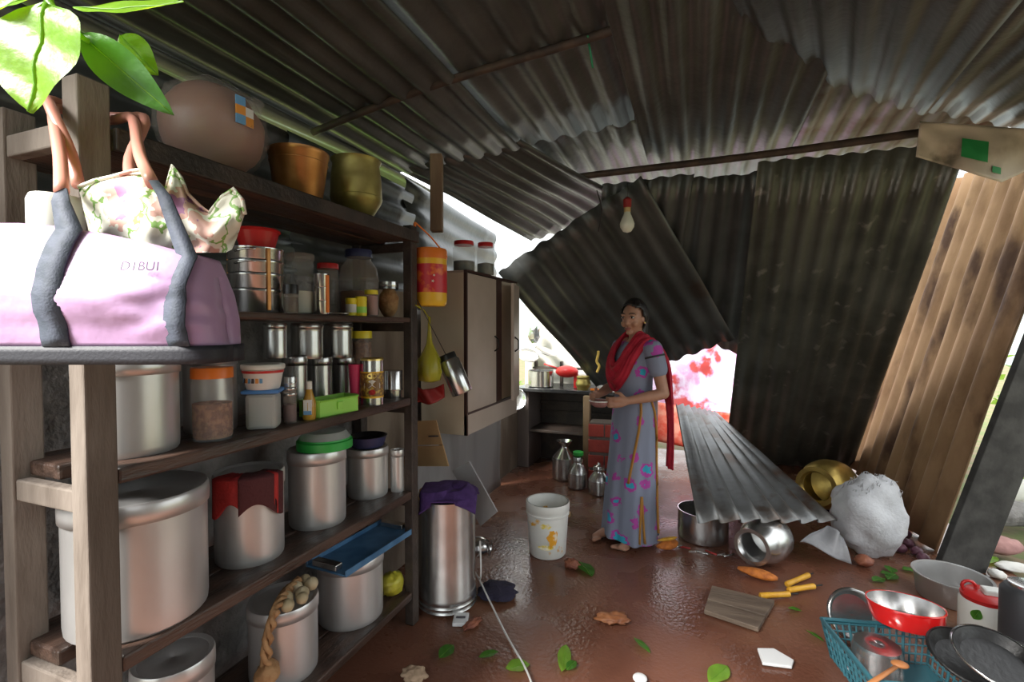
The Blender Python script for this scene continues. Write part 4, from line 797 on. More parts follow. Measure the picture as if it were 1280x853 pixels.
# floor leaves
def fleaf(x0, y0, x1, y1, wpx, label, mat='leaf_green', nm='fallen_leaf'):
    a, b = onz(x0, y0, .008), onz(x1, y1, .008); t = thing(nm, label, 'leaf', (a.x, a.y, 0)); oo = Vector(t.location)
    leaf(t, a, b, wpx * a.dot(D_) / F * 1.5, U_ + R_ * .2, mat, fold=.15, curl=.05, name='blade', org=oo)
fleaf(549, 823, 567, 806, 12, 'green fallen leaf between the white switch and the shelf foot'); fleaf(598, 822, 623, 814, 8, 'narrow green leaf on the floor beside the cable')
fleaf(632, 836, 662, 830, 15, 'yellow-green leaf lying under the white cable', 'leaf_lime'); fleaf(702, 840, 708, 805, 12, 'lime-yellow leaf with small green leaf at its base', 'leaf_lime')
fleaf(708, 838, 720, 826, 8, 'small green leaf tucked under the lime-yellow leaf'); fleaf(724, 702, 740, 720, 14, 'green leaf beside the red clod near the bucket')
fleaf(792, 797, 813, 816, 7, 'thin curled green leaf in the muddy patch'); fleaf(886, 853, 910, 832, 16, 'broad lime leaf at the edge of the muddy patch', 'leaf_lime')
fleaf(1008, 788, 1030, 802, 6, 'thin green leaf between the tile shard and the basket'); fleaf(1056, 770, 1066, 756, 10, 'green leaf behind the teal basket')
fleaf(985, 760, 1002, 764, 7, 'small green leaf under the yellow handles')
for i, (x, y, a) in enumerate(((1100, 716, .3), (1112, 708, 1.4), (1120, 718, 2.3), (1128, 712, .1), (1106, 724, 2.9))):
    fleaf(x, y, x + 16 * math.cos(a), y + 8 * math.sin(a), 9, ['green leaf nearest the red stone', 'green leaf lying upright among the litter by the sack', 'dark green leaf between the sack and the basin', 'green leaf against the rusty wall foot', 'green leaf in the litter nearest the basin'][i])
for i, (x, y) in enumerate(((1126, 690), (1136, 684), (1146, 694), (1154, 702), (1132, 672))):
    blob('onion', ['purple onion at the top of the heap touching the sack', 'purple onion between two others in the heap', 'purple onion at the wall foot beside the leaves', 'purple onion lying apart toward the basin', 'small purple onion behind the heap against the rusty wall'][i], 'onion', x, y, .032, .03, .05, 'onion', i, .12, group='onions by the rusty wall')
# ------------------------------------------------------------ kitchen corner
KZ = .80
kc = thing('stove_counter', 'black stone counter slab on dark supports under the fallen sheets', 'counter', (-.95, 4.72, 0)); ko = Vector(kc.location)
loc_box((-1.66, 4.46, KZ - .035), (-.22, 4.98, KZ), 'slab', 'slab', kc, ko, .004)
for x in (-1.60, -.40): loc_box((x - .06, 4.52, 0), (x + .06, 4.95, KZ - .036), 'support', 'mortar', kc, ko, .006)
loc_box((-1.53, 4.52, .36), (-.47, 4.94, .385), 'lower_shelf', 'wood_dark', kc, ko, .003)
loc_box((-1.53, 4.90, .01), (-.47, 4.94, KZ - .04), 'back_panel', 'wood_dark', kc, ko, .003)
for z in (.50, .60, .70): loc_box((-1.53, 4.87, z), (-.47, 4.895, z + .025), 'slat', 'wood_dark', kc, ko, .003)
wpst = ony(733, 572, 4.40); pst = MB().box((-.032, -.03, 0), (.032, .03, KZ - .04)).build('wooden_post', 'wood_brown', None, bevel=.006); pst.location = (wpst.x, 4.42, 0); tag(pst, 'brown wooden prop in front of the counter by the red block pillar', 'post')
# red block pillar
bp = ony(754, 590, 4.36); bl = thing('block_pillar', 'low pillar of red painted blocks with grey joints behind the woman', 'pillar', (bp.x, bp.y, 0), (0, 0, .1))
MB().box((-.115, -.095, 0), (.135, .095, .545)).build('mortar_core', 'mortar', bl)
bmesh_ = None
for c in range(4):
    for k, (x0, x1) in enumerate((((-.125, .145),), ((-.125, .01), (.022, .145)))[c % 2]):
        MB().box((x0, -.105, c * .138 + .008), (x1, .105, c * .138 + .118)).build('block', 'brick_red', bl, bevel=.006)
# milk cans and pots under/before the counter
def milk_can(label, pl, pr, ytop, ybase, green=False):
    p = onz((pl + pr) / 2, ybase - 2, 0); d = p.dot(D_); r = (pr - pl) / 2 * d / F; p += D_ * r * .7; h = zat(p, (pl + pr) / 2, ytop)
    t = thing('milk_can', label, 'can', (p.x, p.y, 0), group='steel milk cans')
    MB().lathe([(r * .93, 0), (r, .006), (r, h * .42), (r * .98, h * .46), (r * .55, h * .66), (r * .46, h * .70), (r * .46, h * .78)], 36).build('body', 'steel_worn', t, 40)
    MB().lathe([(r * .98, h * .40), (r * 1.03, h * .42), (r * .98, h * .44)], 36, cap0=False, cap1=False).build('hoop', 'steel', t, 180)
    ld = MB().lathe([(r * .56, h * .74), (r * .58, h * .80), (r * .5, h * .88), (r * .2, h * .92), (r * .16, h * .98), (.001, h)], 32, cap1=False).build('lid', 'steel', t, 40)
    if green: MB().lathe([(r * .5, h * .93), (r * .52, h * 1.02), (r * .45, h * 1.03), (.001, h * 1.0)], 28, cap1=False).build('stopper', 'green_plastic', t, 40)
    return t
milk_can('small steel milk can with green stopper before the counter', 711, 737, 566, 614, True); milk_can('steel milk can with domed lid touching the woman\'s dress', 737, 763, 578, 622)
p = ony(705, 578, 4.30); t = canister('cooking_pot', 'steel pot on the ground under the counter carrying a funnel', 'pot', Vector((p.x, p.y + .02, 0)), .115, .19, 0.0, mat='steel_worn', lid=False)
t = thing('steel_funnel', 'shiny steel funnel upturned over the pot under the counter', 'funnel', (p.x + .0, p.y + .02, .1925))
MB().lathe([(.11, 0), (.108, .006), (.04, .085), (.028, .11), (.03, .12), (.001, .12)], 32, cap0=False, cap1=False).build('cone', 'steel', t, 40, solid=.002)
MB().lathe([(.028, .1), (.07, .155), (.075, .155), (.03, .1)], 32, cap0=False, cap1=False).build('spout', 'steel', t, 40)
# things on the counter
p = ony(676, 485, 4.62); t = thing('stew_pot', 'open steel cooking pot standing on the black counter', 'pot', (p.x, p.y, KZ)); r = .128; h = zat(p, 676, 463) - KZ
MB().lathe([(r * .9, 0), (r, .01), (r, h * .97), (r * 1.06, h), (r * .97, h), (r * .96, .02), (.001, .012)], 40, cap1=False).build('body', 'steel', t, 40)
p = ony(705, 474, 4.64); t = thing('plastic_ladle', 'red plastic strainer ladle lying over the cooking pot', 'ladle', (p.x, p.y, KZ)); hz2 = zat(p, 697, 462) - KZ
MB().ball((.03, .0, hz2 - .02), (.115, .08, .06), 24, 12).build('bowl', 'red_plastic', t, 180); MB().tube([(-.06, 0, hz2 + .01), (-.20, -.02, hz2 + .05)], .016, 8, .5).build('handle', 'red_plastic', t, 180)
MB().box((.10, -.015, .0), (.14, .015, hz2 - .02)).build('foot', 'red_plastic', t, bevel=.004)
p = ony(729, 483, 4.53); t = canister('brass_kettle', 'dark tarnished round pot on the counter beside the red ladle', 'pot', p, .06, .13, KZ, mat='brass_dull', lid=True, belly=.2)
p = ony(745, 486, 4.50); t = thing('paring_tool', 'orange-handled peeler lying at the counter front edge', 'tool', (p.x, p.y, KZ)); MB().tube([(-.05, 0, .01), (.02, -.03, .012), (.08, -.045, .01)], .012, 8).build('grip', 'orange_plastic', t, 180); MB().box((-.10, -.006, .006), (-.045, .006, .010)).build('blade', 'steel', t)
p = ony(645, 482, 4.56); t = thing('vegetable_heap', 'pale green leafy vegetable at the counter end', 'vegetable', (p.x, p.y, KZ))
for i in range(6): leaf(t, Vector((0, 0, .01)), Vector((.09 * math.cos(i * 1.1), .09 * math.sin(i * 1.1), .03 + .02 * (i % 2))), .05, U_, 'leaf_lime')
def leaning_plate(name, label, px, py, yy, r, tilt, mat='steel'):
    p = ony(px, py, yy); t = thing(name, label, 'plate', p, tilt)
    MB().lathe([(r * .72, 0), (r * .95, r * .14), (r, r * .15), (r * .94, r * .17), (r * .7, .006), (.001, .004)], 36, cap1=False).build('dish', mat, t, 40)
    MB().lathe([(r * .97, r * .14), (r * 1.03, r * .155), (r * .97, r * .17)], 36, cap0=False, cap1=False).build('rim', mat, t, 180)
leaning_plate('steel_plate', 'steel plate leaning under the end of the counter', 644, 500, 4.36, .11, (1.2, .35, .2))
leaning_plate('steel_pan', 'shallow steel pan tilted on the rack above the counter', 660, 446, 4.84, .115, (.5, .35, .1)); leaning_plate('dark_plate', 'dark steel plate leaning over the shallow pan', 682, 441, 4.80, .12, (.2, .38, .2), 'steel_worn')
fb = MB().ball((0, 0, 0), (.07, .06, .10), 14, 10, fn=lambda d: 1 + .3 * noise.noise(d * 4)).build('foil_bundle', 'steel', None, 30); fb.location = ony(674, 424, 4.86) + U_ * .06 - R_ * .05; tag(fb, 'crumpled silver foil bundle on top of the pans', 'foil')
rk = thing('dish_rack', 'dark wooden rack behind the counter holding tilted pans', 'rack', (-1.30, 4.88, KZ))
for x in (-.28, 0, .28): MB().box((x - .012, -.03, 0), (x + .012, .03, .24)).build('upright', 'wood_dark', rk)
MB().box((-.30, -.06, .16), (.30, .05, .18)).build('ledge', 'wood_dark', rk)
yc_ = [ony(x, y, 4.35) for x, y in ((747, 432), (748, 442), (746, 452), (749, 458), (746, 466))]; o_ = yc_[0].copy()
yo = MB().tube([q - o_ for q in spline([ony(748, 415, 4.2)] + yc_, 20)], .012, 8, .6).build('yellow_ribbon', 'yellow_cord', None, 180); yo.location = o_; tag(yo, 'yellow frayed strip hanging from the fallen sheet', 'ribbon')
# ------------------------------------------------------------ bulb
pbx = ony(784, 272, 3.12); bt = thing('light_bulb', 'unlit white bulb hanging from the roof pole on a short cord', 'bulb', pbx); k_ = pbx.dot(D_) / F
MB().lathe([(.001, -19 * k_), (5 * k_, -17.5 * k_), (8.5 * k_, -12 * k_), (9 * k_, -8 * k_), (7 * k_, -2 * k_), (4.4 * k_, 4 * k_), (4 * k_, 7 * k_)], 28, cap0=False).build('globe', 'bulb_glass', bt, 180)
MB().lathe([(4.2 * k_, 6.5 * k_), (4.2 * k_, 13 * k_), (2 * k_, 15 * k_)], 20).build('cap', 'filament_cap', bt, 40)
MB().lathe([(4.8 * k_, 12 * k_), (5.2 * k_, 22 * k_), (2 * k_, 25 * k_)], 20).build('holder', 'red_dark', bt, 40)
MB().tube([(0, 0, 24 * k_), (.004, 0, 34 * k_), (0, .01, 43 * k_)], .003, 6).build('cord', 'wire_dark', bt, 180)
w_ = [ony(746, 238, 3.12), ony(748, 300, 3.14), ony(750, 360, 3.5)]; o_ = w_[0].copy(); wo = MB().tube([q - o_ for q in spline([w_[0], ony(752, 262, 3.12), ony(748, 290, 3.13)], 10)], .004, 6).build('loose_wire', 'wire_dark', None, 180); wo.location = o_; tag(wo, 'loose dark wire hanging from the roof pole near the bulb', 'wire')
gw = [ony(733, 42, 1.82), ony(737, 60, 1.82), ony(741, 85, 1.84)]; o_ = gw[0].copy(); wo = MB().tube([q - o_ for q in spline([ony(735, 46, 1.77), gw[0], gw[1], gw[2]], 10)], .004, 6).build('green_string', 'green_cord', None, 180); wo.location = o_; tag(wo, 'green string tied round the bare roof pole', 'string')
# ------------------------------------------------------------ pots beneath the loose sheet
lying_pot('steel_pot', 'round-bellied steel pot lying on its side, mouth turned to the room', 955, 676, 2.86, -D_ * .62 - R_ * .78, .135, .31, 'steel_worn')
blob('dark_sack', 'low dark bundle propping up the brass vessel', 'bundle', 1034, 636, .15, .15, .06, 'dark_cloth', 14, .2)
lying_pot('brass_vessel', 'golden brass water vessel lying on its side by the white sack', 1034, 606, 3.55, -D_ * .55 - R_ * .83 + U_ * .1, .18, .36, 'brass')
pbz = onz(886, 680, 0) + D_ * .1; t = canister('steel_basin', 'dark steel basin standing half under the loose curled sheet', 'basin', pbz, .16, .19, 0, mat='steel_worn', lid=False)
pp = onz(865, 690, 0); t = thing('broken_glass_heap', 'small scatter of glass and cutlery before the dark basin', 'scrap', (pp.x, pp.y, 0))
for i in range(7): MB().tube([(-.12 + .05 * i, .03 * math.sin(i * 2), .008), (-.06 + .05 * i, .03 * math.cos(i), .012)], .006, 6).build('piece', ['steel', 'red_dark', 'clear'][i % 3], t, 180)
# white sack
ps = onz(1104, 702, 0) + D_ * .12; sk = thing('white_sack', 'stuffed white woven sack with frayed top by the rusty wall', 'sack', (ps.x, ps.y, 0), (0, 0, YAW))
MB().ball((0, 0, .235), (.205, .17, .25), 40, 24, fn=lambda d: 1 + .20 * noise.noise(d * 1.6) + .09 * noise.noise(d * 4) - .10 * max(0, -d.z - .3) + .018 * math.sin(24 * d.z + 5 * d.x)).build('body', 'sack', sk, 180)
m = MB()
for i in range(60):
    x = random.uniform(-.15, .12); y = random.uniform(-.10, .06); z0 = .235 + .245 * math.sqrt(max(0, 1 - (x / .205) ** 2 - (y / .17) ** 2))
    m.tube([(x, y, z0 - .02), (x + random.uniform(-.01, .01), y - .01, z0 + .02), (x + random.uniform(-.025, .02), y - .02, z0 + random.uniform(.01, .028))], [.003, .002, .001], 4)
fr = m.build('fray', 'sack', sk, 180); fr['kind'] = 'stuff'
fq = [dep(1018, 668, 2.9), dep(1050, 650, 2.92), dep(1082, 706, 2.86), dep(1070, 672, 2.95)]
fo2 = onz(1062, 702, 0)
flap = MB().grid(lambda u, v: (dep(1000, 678, 2.88) * (1 - u) * (1 - v) + dep(1034, 656, 2.92) * (1 - u) * v + dep(1066, 706, 2.80) * u * (1 - v) + dep(1056, 672, 2.88) * u * v) + D_ * (.02 * math.sin(u * 9)) + U_ * .01 * math.sin(v * 5 + u * 6) - fo2, 20, 12).build('torn_sheet_flap', 'sack_grey', None, 180, solid=.004); flap.location = fo2
tag(flap, 'torn grey plastic flap drooping between the sack and the loose sheet', 'plastic sheet')
# ------------------------------------------------------------ foreground right: basin, basket with pans, jar, flask
pbn = onz(1189, 748, 0); d_ = pbn.dot(D_); r = 40 * d_ / F * .97; h = .115
t = thing('aluminium_basin', 'wide shallow aluminium basin on the floor beside the door plank', 'basin', (pbn.x, pbn.y, 0))
MB().lathe([(r * .86, 0), (r * .9, .008), (r * .98, h), (r * 1.04, h + .002), (r * 1.04, h + .008), (r * .96, h + .006), (r * .87, .012), (.001, .010)], 48, cap1=False).build('body', 'alu_dull', t, 40)
# basket
A = onz(1027, 774, .15); bx = Vector((.975, .22, 0)).normalized(); by = Vector((-bx.y, bx.x, 0)); BW, BD, BH = .42, .37, .15
bcen = A + bx * BW / 2 - by * BD / 2; bcen.z = 0
bs = thing('dish_basket', 'teal plastic lattice basket full of cookware on the floor', 'basket'); bsm = frame(bx, by, U_, bcen); place(bs, bsm)
def bpt(s, tt, z): k = .86 + .14 * z / BH; return Vector((s * BW / 2 * k, tt * BD / 2 * k, z))
m = MB(); cs = [(-1, -1), (1, -1), (1, 1), (-1, 1)]
for z, rr in ((BH, .009), (BH - .012, .006)): m.tube([bpt(*c, z) for c in cs + [cs[0]]], rr, 8)
m.build('rim', 'teal', bs, 60)
m = MB(); m.box((-BW * .43, -BD * .43, 0), (BW * .43, BD * .43, .006)); m.build('floor_panel', 'teal', bs)
for i in range(4):
    a, b = cs[i], cs[(i + 1) % 4]; m = MB(); nb = 16 if i % 2 == 0 else 12
    for k in range(nb + 1):
        u = k / nb; s0 = a[0] + (b[0] - a[0]) * u; t0_ = a[1] + (b[1] - a[1]) * u; m.tube([bpt(s0, t0_, .002), bpt(s0, t0_, BH)], .0038 if k % 4 else .006, 5)
    for z in (.012, .045, .078, .108): m.tube([bpt(*a, z), bpt(*b, z)], .004, 5)
    m.build('lattice_side', 'teal', bs, 60)
def on_basket(px, py, z): return onz(px, py, z)
p = on_basket(1090, 800, .10); t = thing('upturned_pot', 'upturned steel pot in the teal basket', 'pot', bsm @ Vector((-.078, .035, .008))); r = .086
MB().lathe([(r * 1.12, .0), (r * 1.12, .006), (r, .01), (r * .95, .12), (r * .88, .145), (r * .5, .148), (.001, .147)], 40, cap0=False, cap1=False).build('body', 'steel_worn', t, 40, solid=.002)
p = on_basket(1147, 763, .215); t = thing('red_pan', 'glossy red enamelled pan with dark inside, tilted in the teal basket', 'pan', bsm @ Vector((.08, .13, .185)), (-.14, .0, .1)); r = .128
MB().lathe([(r * .72, 0), (r * .86, .008), (r * .97, .04), (r * 1.0, .078), (r * 1.03, .080), (r * 1.02, .085), (r * .98, .084)], 44, cap1=False).build('body', 'red_enamel', t, 40)
MB().lathe([(r * .98, .083), (r * .95, .045), (r * .84, .016), (.001, .012)], 44, cap0=False, cap1=False).build('inside', 'steel_worn', t, 40)
p = on_basket(1136, 792, .14); t = thing('pan_lid', 'dark lid with black knob in the teal basket below the red pan', 'lid', bsm @ Vector((.102, -.06, .014)))
MB().lathe([(.072, 0), (.071, .006), (.05, .02), (.001, .026)], 36, cap1=False).build('dome', 'steel_worn', t, 40); MB().lathe([(.02, .02), (.018, .032), (.032, .042), (.030, .056), (.001, .060)], 24, cap1=False).build('knob', 'black_plastic', t, 40)
p = on_basket(1096, 766, .15); t = thing('steel_dish', 'round steel dish standing on edge behind the red pan', 'dish', bsm @ Vector((-.02, .33, .102)), (1.15, 0, .15))
MB().lathe([(.086, 0), (.10, .03), (.107, .032), (.098, .036), (.08, .006), (.001, .004)], 40, cap1=False).build('body', 'steel', t, 40); MB().lathe([(.102, .03), (.110, .034), (.102, .038)], 40, cap0=False, cap1=False).build('rim', 'steel', t, 180)
for i, (px, py, zz, r, rx, lab) in enumerate(((1172, 838, .16, .115, .75, 'black iron frying pan leaning in the teal basket'), (1196, 850, .17, .12, .95, 'dark frying pan with bright rim, in front of the black iron pan'))):
    p = on_basket(px, py, zz); t = thing('frying_pan', lab, 'pan', bsm @ (Vector((.11, -.135, .215)) if i == 0 else Vector((.15, -.20, .262))), (.35, 0, .22))
    MB().lathe([(r * .75, 0), (r * .95, .03), (r, .032), (r * .93, .033), (r * .73, .006), (.001, .005)], 44, cap1=False).build('body', 'black_iron', t, 40)
    MB().lathe([(r * .95, .029), (r * 1.01, .032), (r * .95, .036)], 44, cap0=False, cap1=False).build('rim', 'black_iron' if i == 0 else 'steel', t, 180)
a, b = onz(1086, 856, .165), onz(1120, 834, .185); t = thing('wooden_spatula', 'reddish wooden spoon handle sticking out of the teal basket', 'spoon', a); MB().tube([Vector((0, 0, 0)), (b - a) * .5, b - a], [.010, .009, .008], 8, .6).build('handle', 'wood_handle', t, 180); MB().ball((b - a) * 1.15, (.028, .02, .01), 12, 8).build('bowl', 'wood_handle', t, 180)
# white jar
p = onz(1246, 806, 0) + D_ * .06; r = 25 * p.dot(D_) / F; h = .185
t = thing('plastic_canister', 'white plastic canister with red looped lid beside the basket', 'canister', (p.x, p.y, 0))
MB().lathe([(r * .92, 0), (r, .01), (r, h * .85), (r * .8, h)], 36).build('body', 'white_plastic', t, 40)
ld = MB().lathe([(r * .92, h * .9), (r * .95, h * 1.0), (r * .7, h * 1.1), (.001, h * 1.13)], 36, cap1=False).build('lid', 'red_plastic', t, 40)
MB().tube([(-r * .6 + r * .28 * math.cos(q), r * .1, h * 1.15 + r * .28 * math.sin(q)) for q in [k * math.pi / 6 for k in range(13)]], .007, 8).build('loop', 'red_plastic', ld, 180)
MB().box((-r * .2, -r * .5, h * 1.08), (r * .6, r * .1, h * 1.24)).build('spout', 'white_plastic', ld, bevel=.008)
leaf(t, (-r * .75, -r * .75, h * .55), (-r * .55, -r * .86, h * .8), .04, (-.6, -1, .1), 'leaf_green', name='leaf')
p = dep(1284, 775, 1.98); t = thing('thermos', 'grey cylindrical thermos at the edge of the doorway', 'thermos', (p.x, p.y, 0)); r = .085; h = zat(p, 1280, 728)
MB().lathe([(r * .95, 0), (r, .01), (r, h * .88), (r * .85, h * .94), (r * .8, h * .95)], 36).build('body', 'rubber', t, 40); MB().lathe([(r * .7, h * .94), (r * .7, h * .99), (r * .6, h), (.001, h)], 30, cap1=False).build('cap', 'steel_worn', t, 40)
p = dep(1268, 850, 1.72); t = thing('black_pot', 'round black pot on the floor in front of the thermos', 'pot', bsm @ Vector((.335, -.09, 0))); h = zat(p, 1268, 816)
MB().lathe([(.06, 0), (.09, .02), (.105, .09), (.09, h * .85), (.085, h * .93), (.10, h * .95), (.10, h * .97), (.001, h)], 40, cap1=False).build('body', 'black_iron', t, 40)
MB().lathe([(.02, h * .99), (.016, h * 1.06), (.026, h * 1.1), (.001, h * 1.14)], 20, cap1=False).build('knob', 'black_plastic', t, 40)
# ------------------------------------------------------------ hanging poster cloth at the upper right, coloured tarpaulin behind the gap
po = dep(1205, 170, 2.40); hc = thing('printed_sheet', 'stained white plastic sheet with green square hung at the wall top', 'plastic sheet', po)
pq = [(1150, 134), (1146, 196), (1252, 226), (1296, 205), (1296, 124), (1238, 132)]
def hs(u, v):
    top = Vector((1150, 152)).lerp(Vector((1300, 162)), u); bt_ = Vector((1145, 196)).lerp(Vector((1252, 228)), min(1, u / .7)) if u < .7 else Vector((1252, 228)).lerp(Vector((1300, 206)), (u - .7) / .3)
    q = top.lerp(bt_, v); return dep(q.x, q.y, 2.40 + .03 * math.sin(u * 9) * v + .015 * noise.noise(Vector((u * 5, v * 3, 2)))) - po
MB().grid(hs, 40, 16).build('sheet', 'poster_tarp', hc, 180, solid=.003)
def sub(u0, u1, v0, v1): return MB().grid(lambda u, v: hs(u0 + (u1 - u0) * u, v0 + (v1 - v0) * v) - ray(1205, 170) * .008, 8, 8)
sub(.36, .58, .30, .70).build('green_square', 'green_print', hc, 180); sub(.62, .69, .74, .86).build('green_dot', 'green_print', hc, 180)
to = dep(870, 480, 5.4); tp = thing('tarpaulin', 'pink and white patterned tarpaulin seen through the gap in the sheets', 'tarpaulin', to)
def tf(u, v):
    x = 806 + 130 * u; y = 395 + 150 * v + 12 * u; return dep(x, y, 6.3 - 1.0 * v) + D_ * (.09 * math.sin(u * 7 + v * 6) + .06 * noise.noise(Vector((u * 5, v * 5, 3)))) - to
MB().grid(tf, 36, 36).build('sheet', 'tarp', tp, 180, solid=.003)
def tf2(u, v):
    x = 800 + 130 * u; y = 500 + 20 * u + 50 * v; return dep(x, y, 5.28 - .1 * v) + D_ * (.05 * math.sin(u * 9)) - to
MB().grid(tf2, 24, 12).build('red_border', 'tarp_red', tp, 180, solid=.003)
# ------------------------------------------------------------ outdoors: foliage, stones
def bush(name, label, c, rad, n, size, mat, cat='bush'):
    c = Vector(c); t = thing(name, label, cat, (c.x, c.y, -.03)); m = MB()
    for i in range(n):
        d = Vector((random.gauss(0, 1), random.gauss(0, 1), random.gauss(0, 1))).normalized() * random.uniform(.45, 1); q = Vector((d.x * rad[0], d.y * rad[1], c.z + d.z * rad[2]))
        a = Vector((random.uniform(-1, 1), random.uniform(-1, 1), random.uniform(-.8, .4))).normalized(); b = a.cross(Vector((random.uniform(-1, 1), random.uniform(-1, 1), 1))).normalized(); s = size * random.uniform(.6, 1.2)
        m.add([q, q + a * s * .5 + b * s * .25, q + a * s, q + a * s * .5 - b * s * .25], [(0, 1, 2, 3)])
    f = m.build('foliage', mat, t, None); f['kind'] = 'stuff'
    m = MB(); 
    for i in range(4): m.tube([(0, 0, 0), (rad[0] * .3 * math.cos(i * 1.6), rad[1] * .3 * math.sin(i * 1.6), c.z * .6), (rad[0] * .6 * math.cos(i * 1.6), rad[1] * .6 * math.sin(i * 1.6), c.z + rad[2] * .4)], [.03, .02, .008], 6)
    m.build('stem', 'wood_brown', t, 180); return t
bush('hedge_bush', 'leafy green bush outside the left wall beneath the eave', (-2.9, .9, 2.5), (.7, 1.7, 1.1), 3000, .16, 'leaf_bright')
bush('hedge_bush', 'tall green bush outside the left wall behind the cupboard', (-3.0, 4.3, 2.0), (.7, 1.6, .9), 1200, .16, 'leaf_bright')
tr_ = thing('sun_blocker_tree', 'unseen leafy tree added above the hut roof to block the sun', 'tree', (2.9, 2.3, -.03))  # tree added out of view, its crown keeps sun off the rusty right wall
MB().tube(spline([(0, 0, 0), (-.1, .1, 1.6), (-.6, .1, 3.2), (-1.7, -.1, 4.1)], 12), [.16, .15, .145, .14, .13, .12, .11, .10, .09, .08, .06, .05, .04], 10).build('trunk', 'wood_brown', tr_, 180)
m = MB()
for i in range(5200):
    d = Vector((random.gauss(0, 1), random.gauss(0, 1), random.gauss(0, 1))).normalized() * random.uniform(.3, 1); q = Vector((-2.2 + d.x * 1.9, -.1 + d.y * 1.6, 4.35 + d.z * .8))
    a = Vector((random.uniform(-1, 1), random.uniform(-1, 1), random.uniform(-.6, .2))).normalized(); b = a.cross(Vector((random.uniform(-.4, .4), random.uniform(-.4, .4), 1))).normalized(); sz = random.uniform(.16, .28)
    m.add([q, q + a * sz * .5 + b * sz * .25, q + a * sz, q + a * sz * .5 - b * sz * .25], [(0, 1, 2, 3)])
m.build('foliage', 'leaf_green', tr_)['kind'] = 'stuff'
bush('doorway_bush', 'bright bush outside the doorway beyond the dark plank', (3.3, 5.2, .7), (.9, 1.0, .9), 900, .15, 'leaf_lime')
bush('doorway_bush', 'low leafy plant at the foot of the dark plank outside', (2.9, 4.6, .2), (.2, .22, .2), 90, .13, 'leaf_bright')
for i, (x, y, rx, ry, h, mt, lb) in enumerate(((1250, 690, .12, .08, .09, 'stone_pink', 'long pinkish stone outside the doorway'), (1268, 712, .09, .06, .03, 'whitewash', 'flat pale stone outside beyond the white canister'), (1246, 722, .04, .04, .04, 'whitewash', 'small pale stone outside by the plank foot'), (1262, 655, .3, .08, .16, 'masonry', 'mossy grey kerb stone outside the doorway'), (1275, 632, .22, .06, .2, 'whitewash', 'pale block behind the mossy kerb outside'))):
    blob('garden_stone', lb, 'stone', x, y, rx, ry, h, mt, i + 20, .18, .3)
for i, (x, y) in enumerate(((1230, 725), (1232, 704), (1222, 735), (1262, 735), (1250, 745))):
    fleaf(x, y, x + 14, y + (-1) ** i * 8, 8, ['yellow-green leaf outside on the pale stones', 'leaf lying between the two pale stones outside', 'leaf between the basin and the plank foot outside', 'leaf behind the white canister outside', 'leaf beside the canister lid outside'][i], 'leaf_lime')
# ------------------------------------------------------------ the woman
TH = math.radians(24)
fw = (-R_ * math.cos(TH) - D_ * math.sin(TH)).normalized(); lf = U_.cross(fw)
wp0 = onz(795, 683, 0) + D_ * .10
pe = thing('person', 'young woman in floral grey dress and red scarf standing, looking round', 'person'); place(pe, frame(fw, lf, U_, Vector((wp0.x, wp0.y, 0))))
def capsule(m, a, b, ra, rb, seg=14, fy=1.0):
    a, b = Vector(a), Vector(b); ax = (b - a); L = ax.length; ax = ax.normalized() if L > 1e-6 else U_
    pts = []; rad = []
    for k in range(5): q = k / 5 * math.pi / 2; pts.append(a - ax * ra * math.cos(q)); rad.append(max(ra * math.sin(q), .0005))
    for k in range(5): pts.append(a.lerp(b, k / 4)); rad.append(ra + (rb - ra) * k / 4)
    for k in range(1, 6): q = k / 5 * math.pi / 2; pts.append(b + ax * rb * math.sin(q)); rad.append(max(rb * math.cos(q), .0005))
    m.tube(pts, rad, seg, fy)
def chain(m, pts, rads):
    for i in range(len(pts) - 1): capsule(m, pts[i], pts[i + 1], rads[i], rads[i + 1])
def remesh(m, name, mat, par, vox, it=4):
    o = m.build(name, mat, None, None); k = o.modifiers.new('fuse', 'REMESH'); k.mode = 'VOXEL'; k.voxel_size = vox
    k = o.modifiers.new('smooth', 'SMOOTH'); k.iterations = it; k.factor = .5
    bpy.context.view_layer.update(); me = bpy.data.meshes.new_from_object(o.evaluated_get(bpy.context.evaluated_depsgraph_get())); bpy.data.objects.remove(o)
    me.name = name; me.polygons.foreach_set('use_smooth', [True] * len(me.polygons)); n = bpy.data.objects.new(name, me); C.objects.link(n); n.parent = par
    if not me.materials: me.materials.append(MATS[mat])
    return n
# head frame: turned toward the camera
HC = Vector((.012, .012, 1.450)); HY = math.radians(27); hm = Matrix.Translation(HC) @ Matrix.Rotation(HY, 4, 'Z') @ Matrix.Rotation(math.radians(3), 4, 'Y')
def headshape(d):      # d unit vector, +x face, z up
    k = 1.0
    if d.x > 0 and d.z < .1: k -= .10 * d.x * min(1, -(d.z - .1)) * 1.0        # jaw narrows
    k -= .24 * max(0, -d.z - .05) * abs(d.y)                                      # cheeks to chin
    k += .06 * max(0, -d.x) * max(0, d.z + .4)                                    # back of skull
    k += .05 * math.exp(-((d.z + .80) ** 2) / .02 - (d.y ** 2) / .05) * (1 if d.x > 0 else 0)
    return k
m = MB()
m.ball((0, 0, 0), (.090, .066, .108), 40, 28, fn=headshape); head_n = len(m.v)
for sy in (-1, 1):
    m.ball((.0745, sy * .031, .008), (.014, .017, .009), 12, 8)           # lids / eye sockets
    m.ball((.070, sy * .030, .028), (.018, .024, .008), 12, 8)            # brow ridge
    m.ball((.058, sy * .036, -.032), (.022, .020, .022), 12, 8)           # cheek
    m.ball((-.004, sy * .069, -.006), (.016, .008, .026), 12, 8)          # ear
    m.ball((.083, sy * .010, -.034), (.010, .008, .007), 10, 6)           # nostril
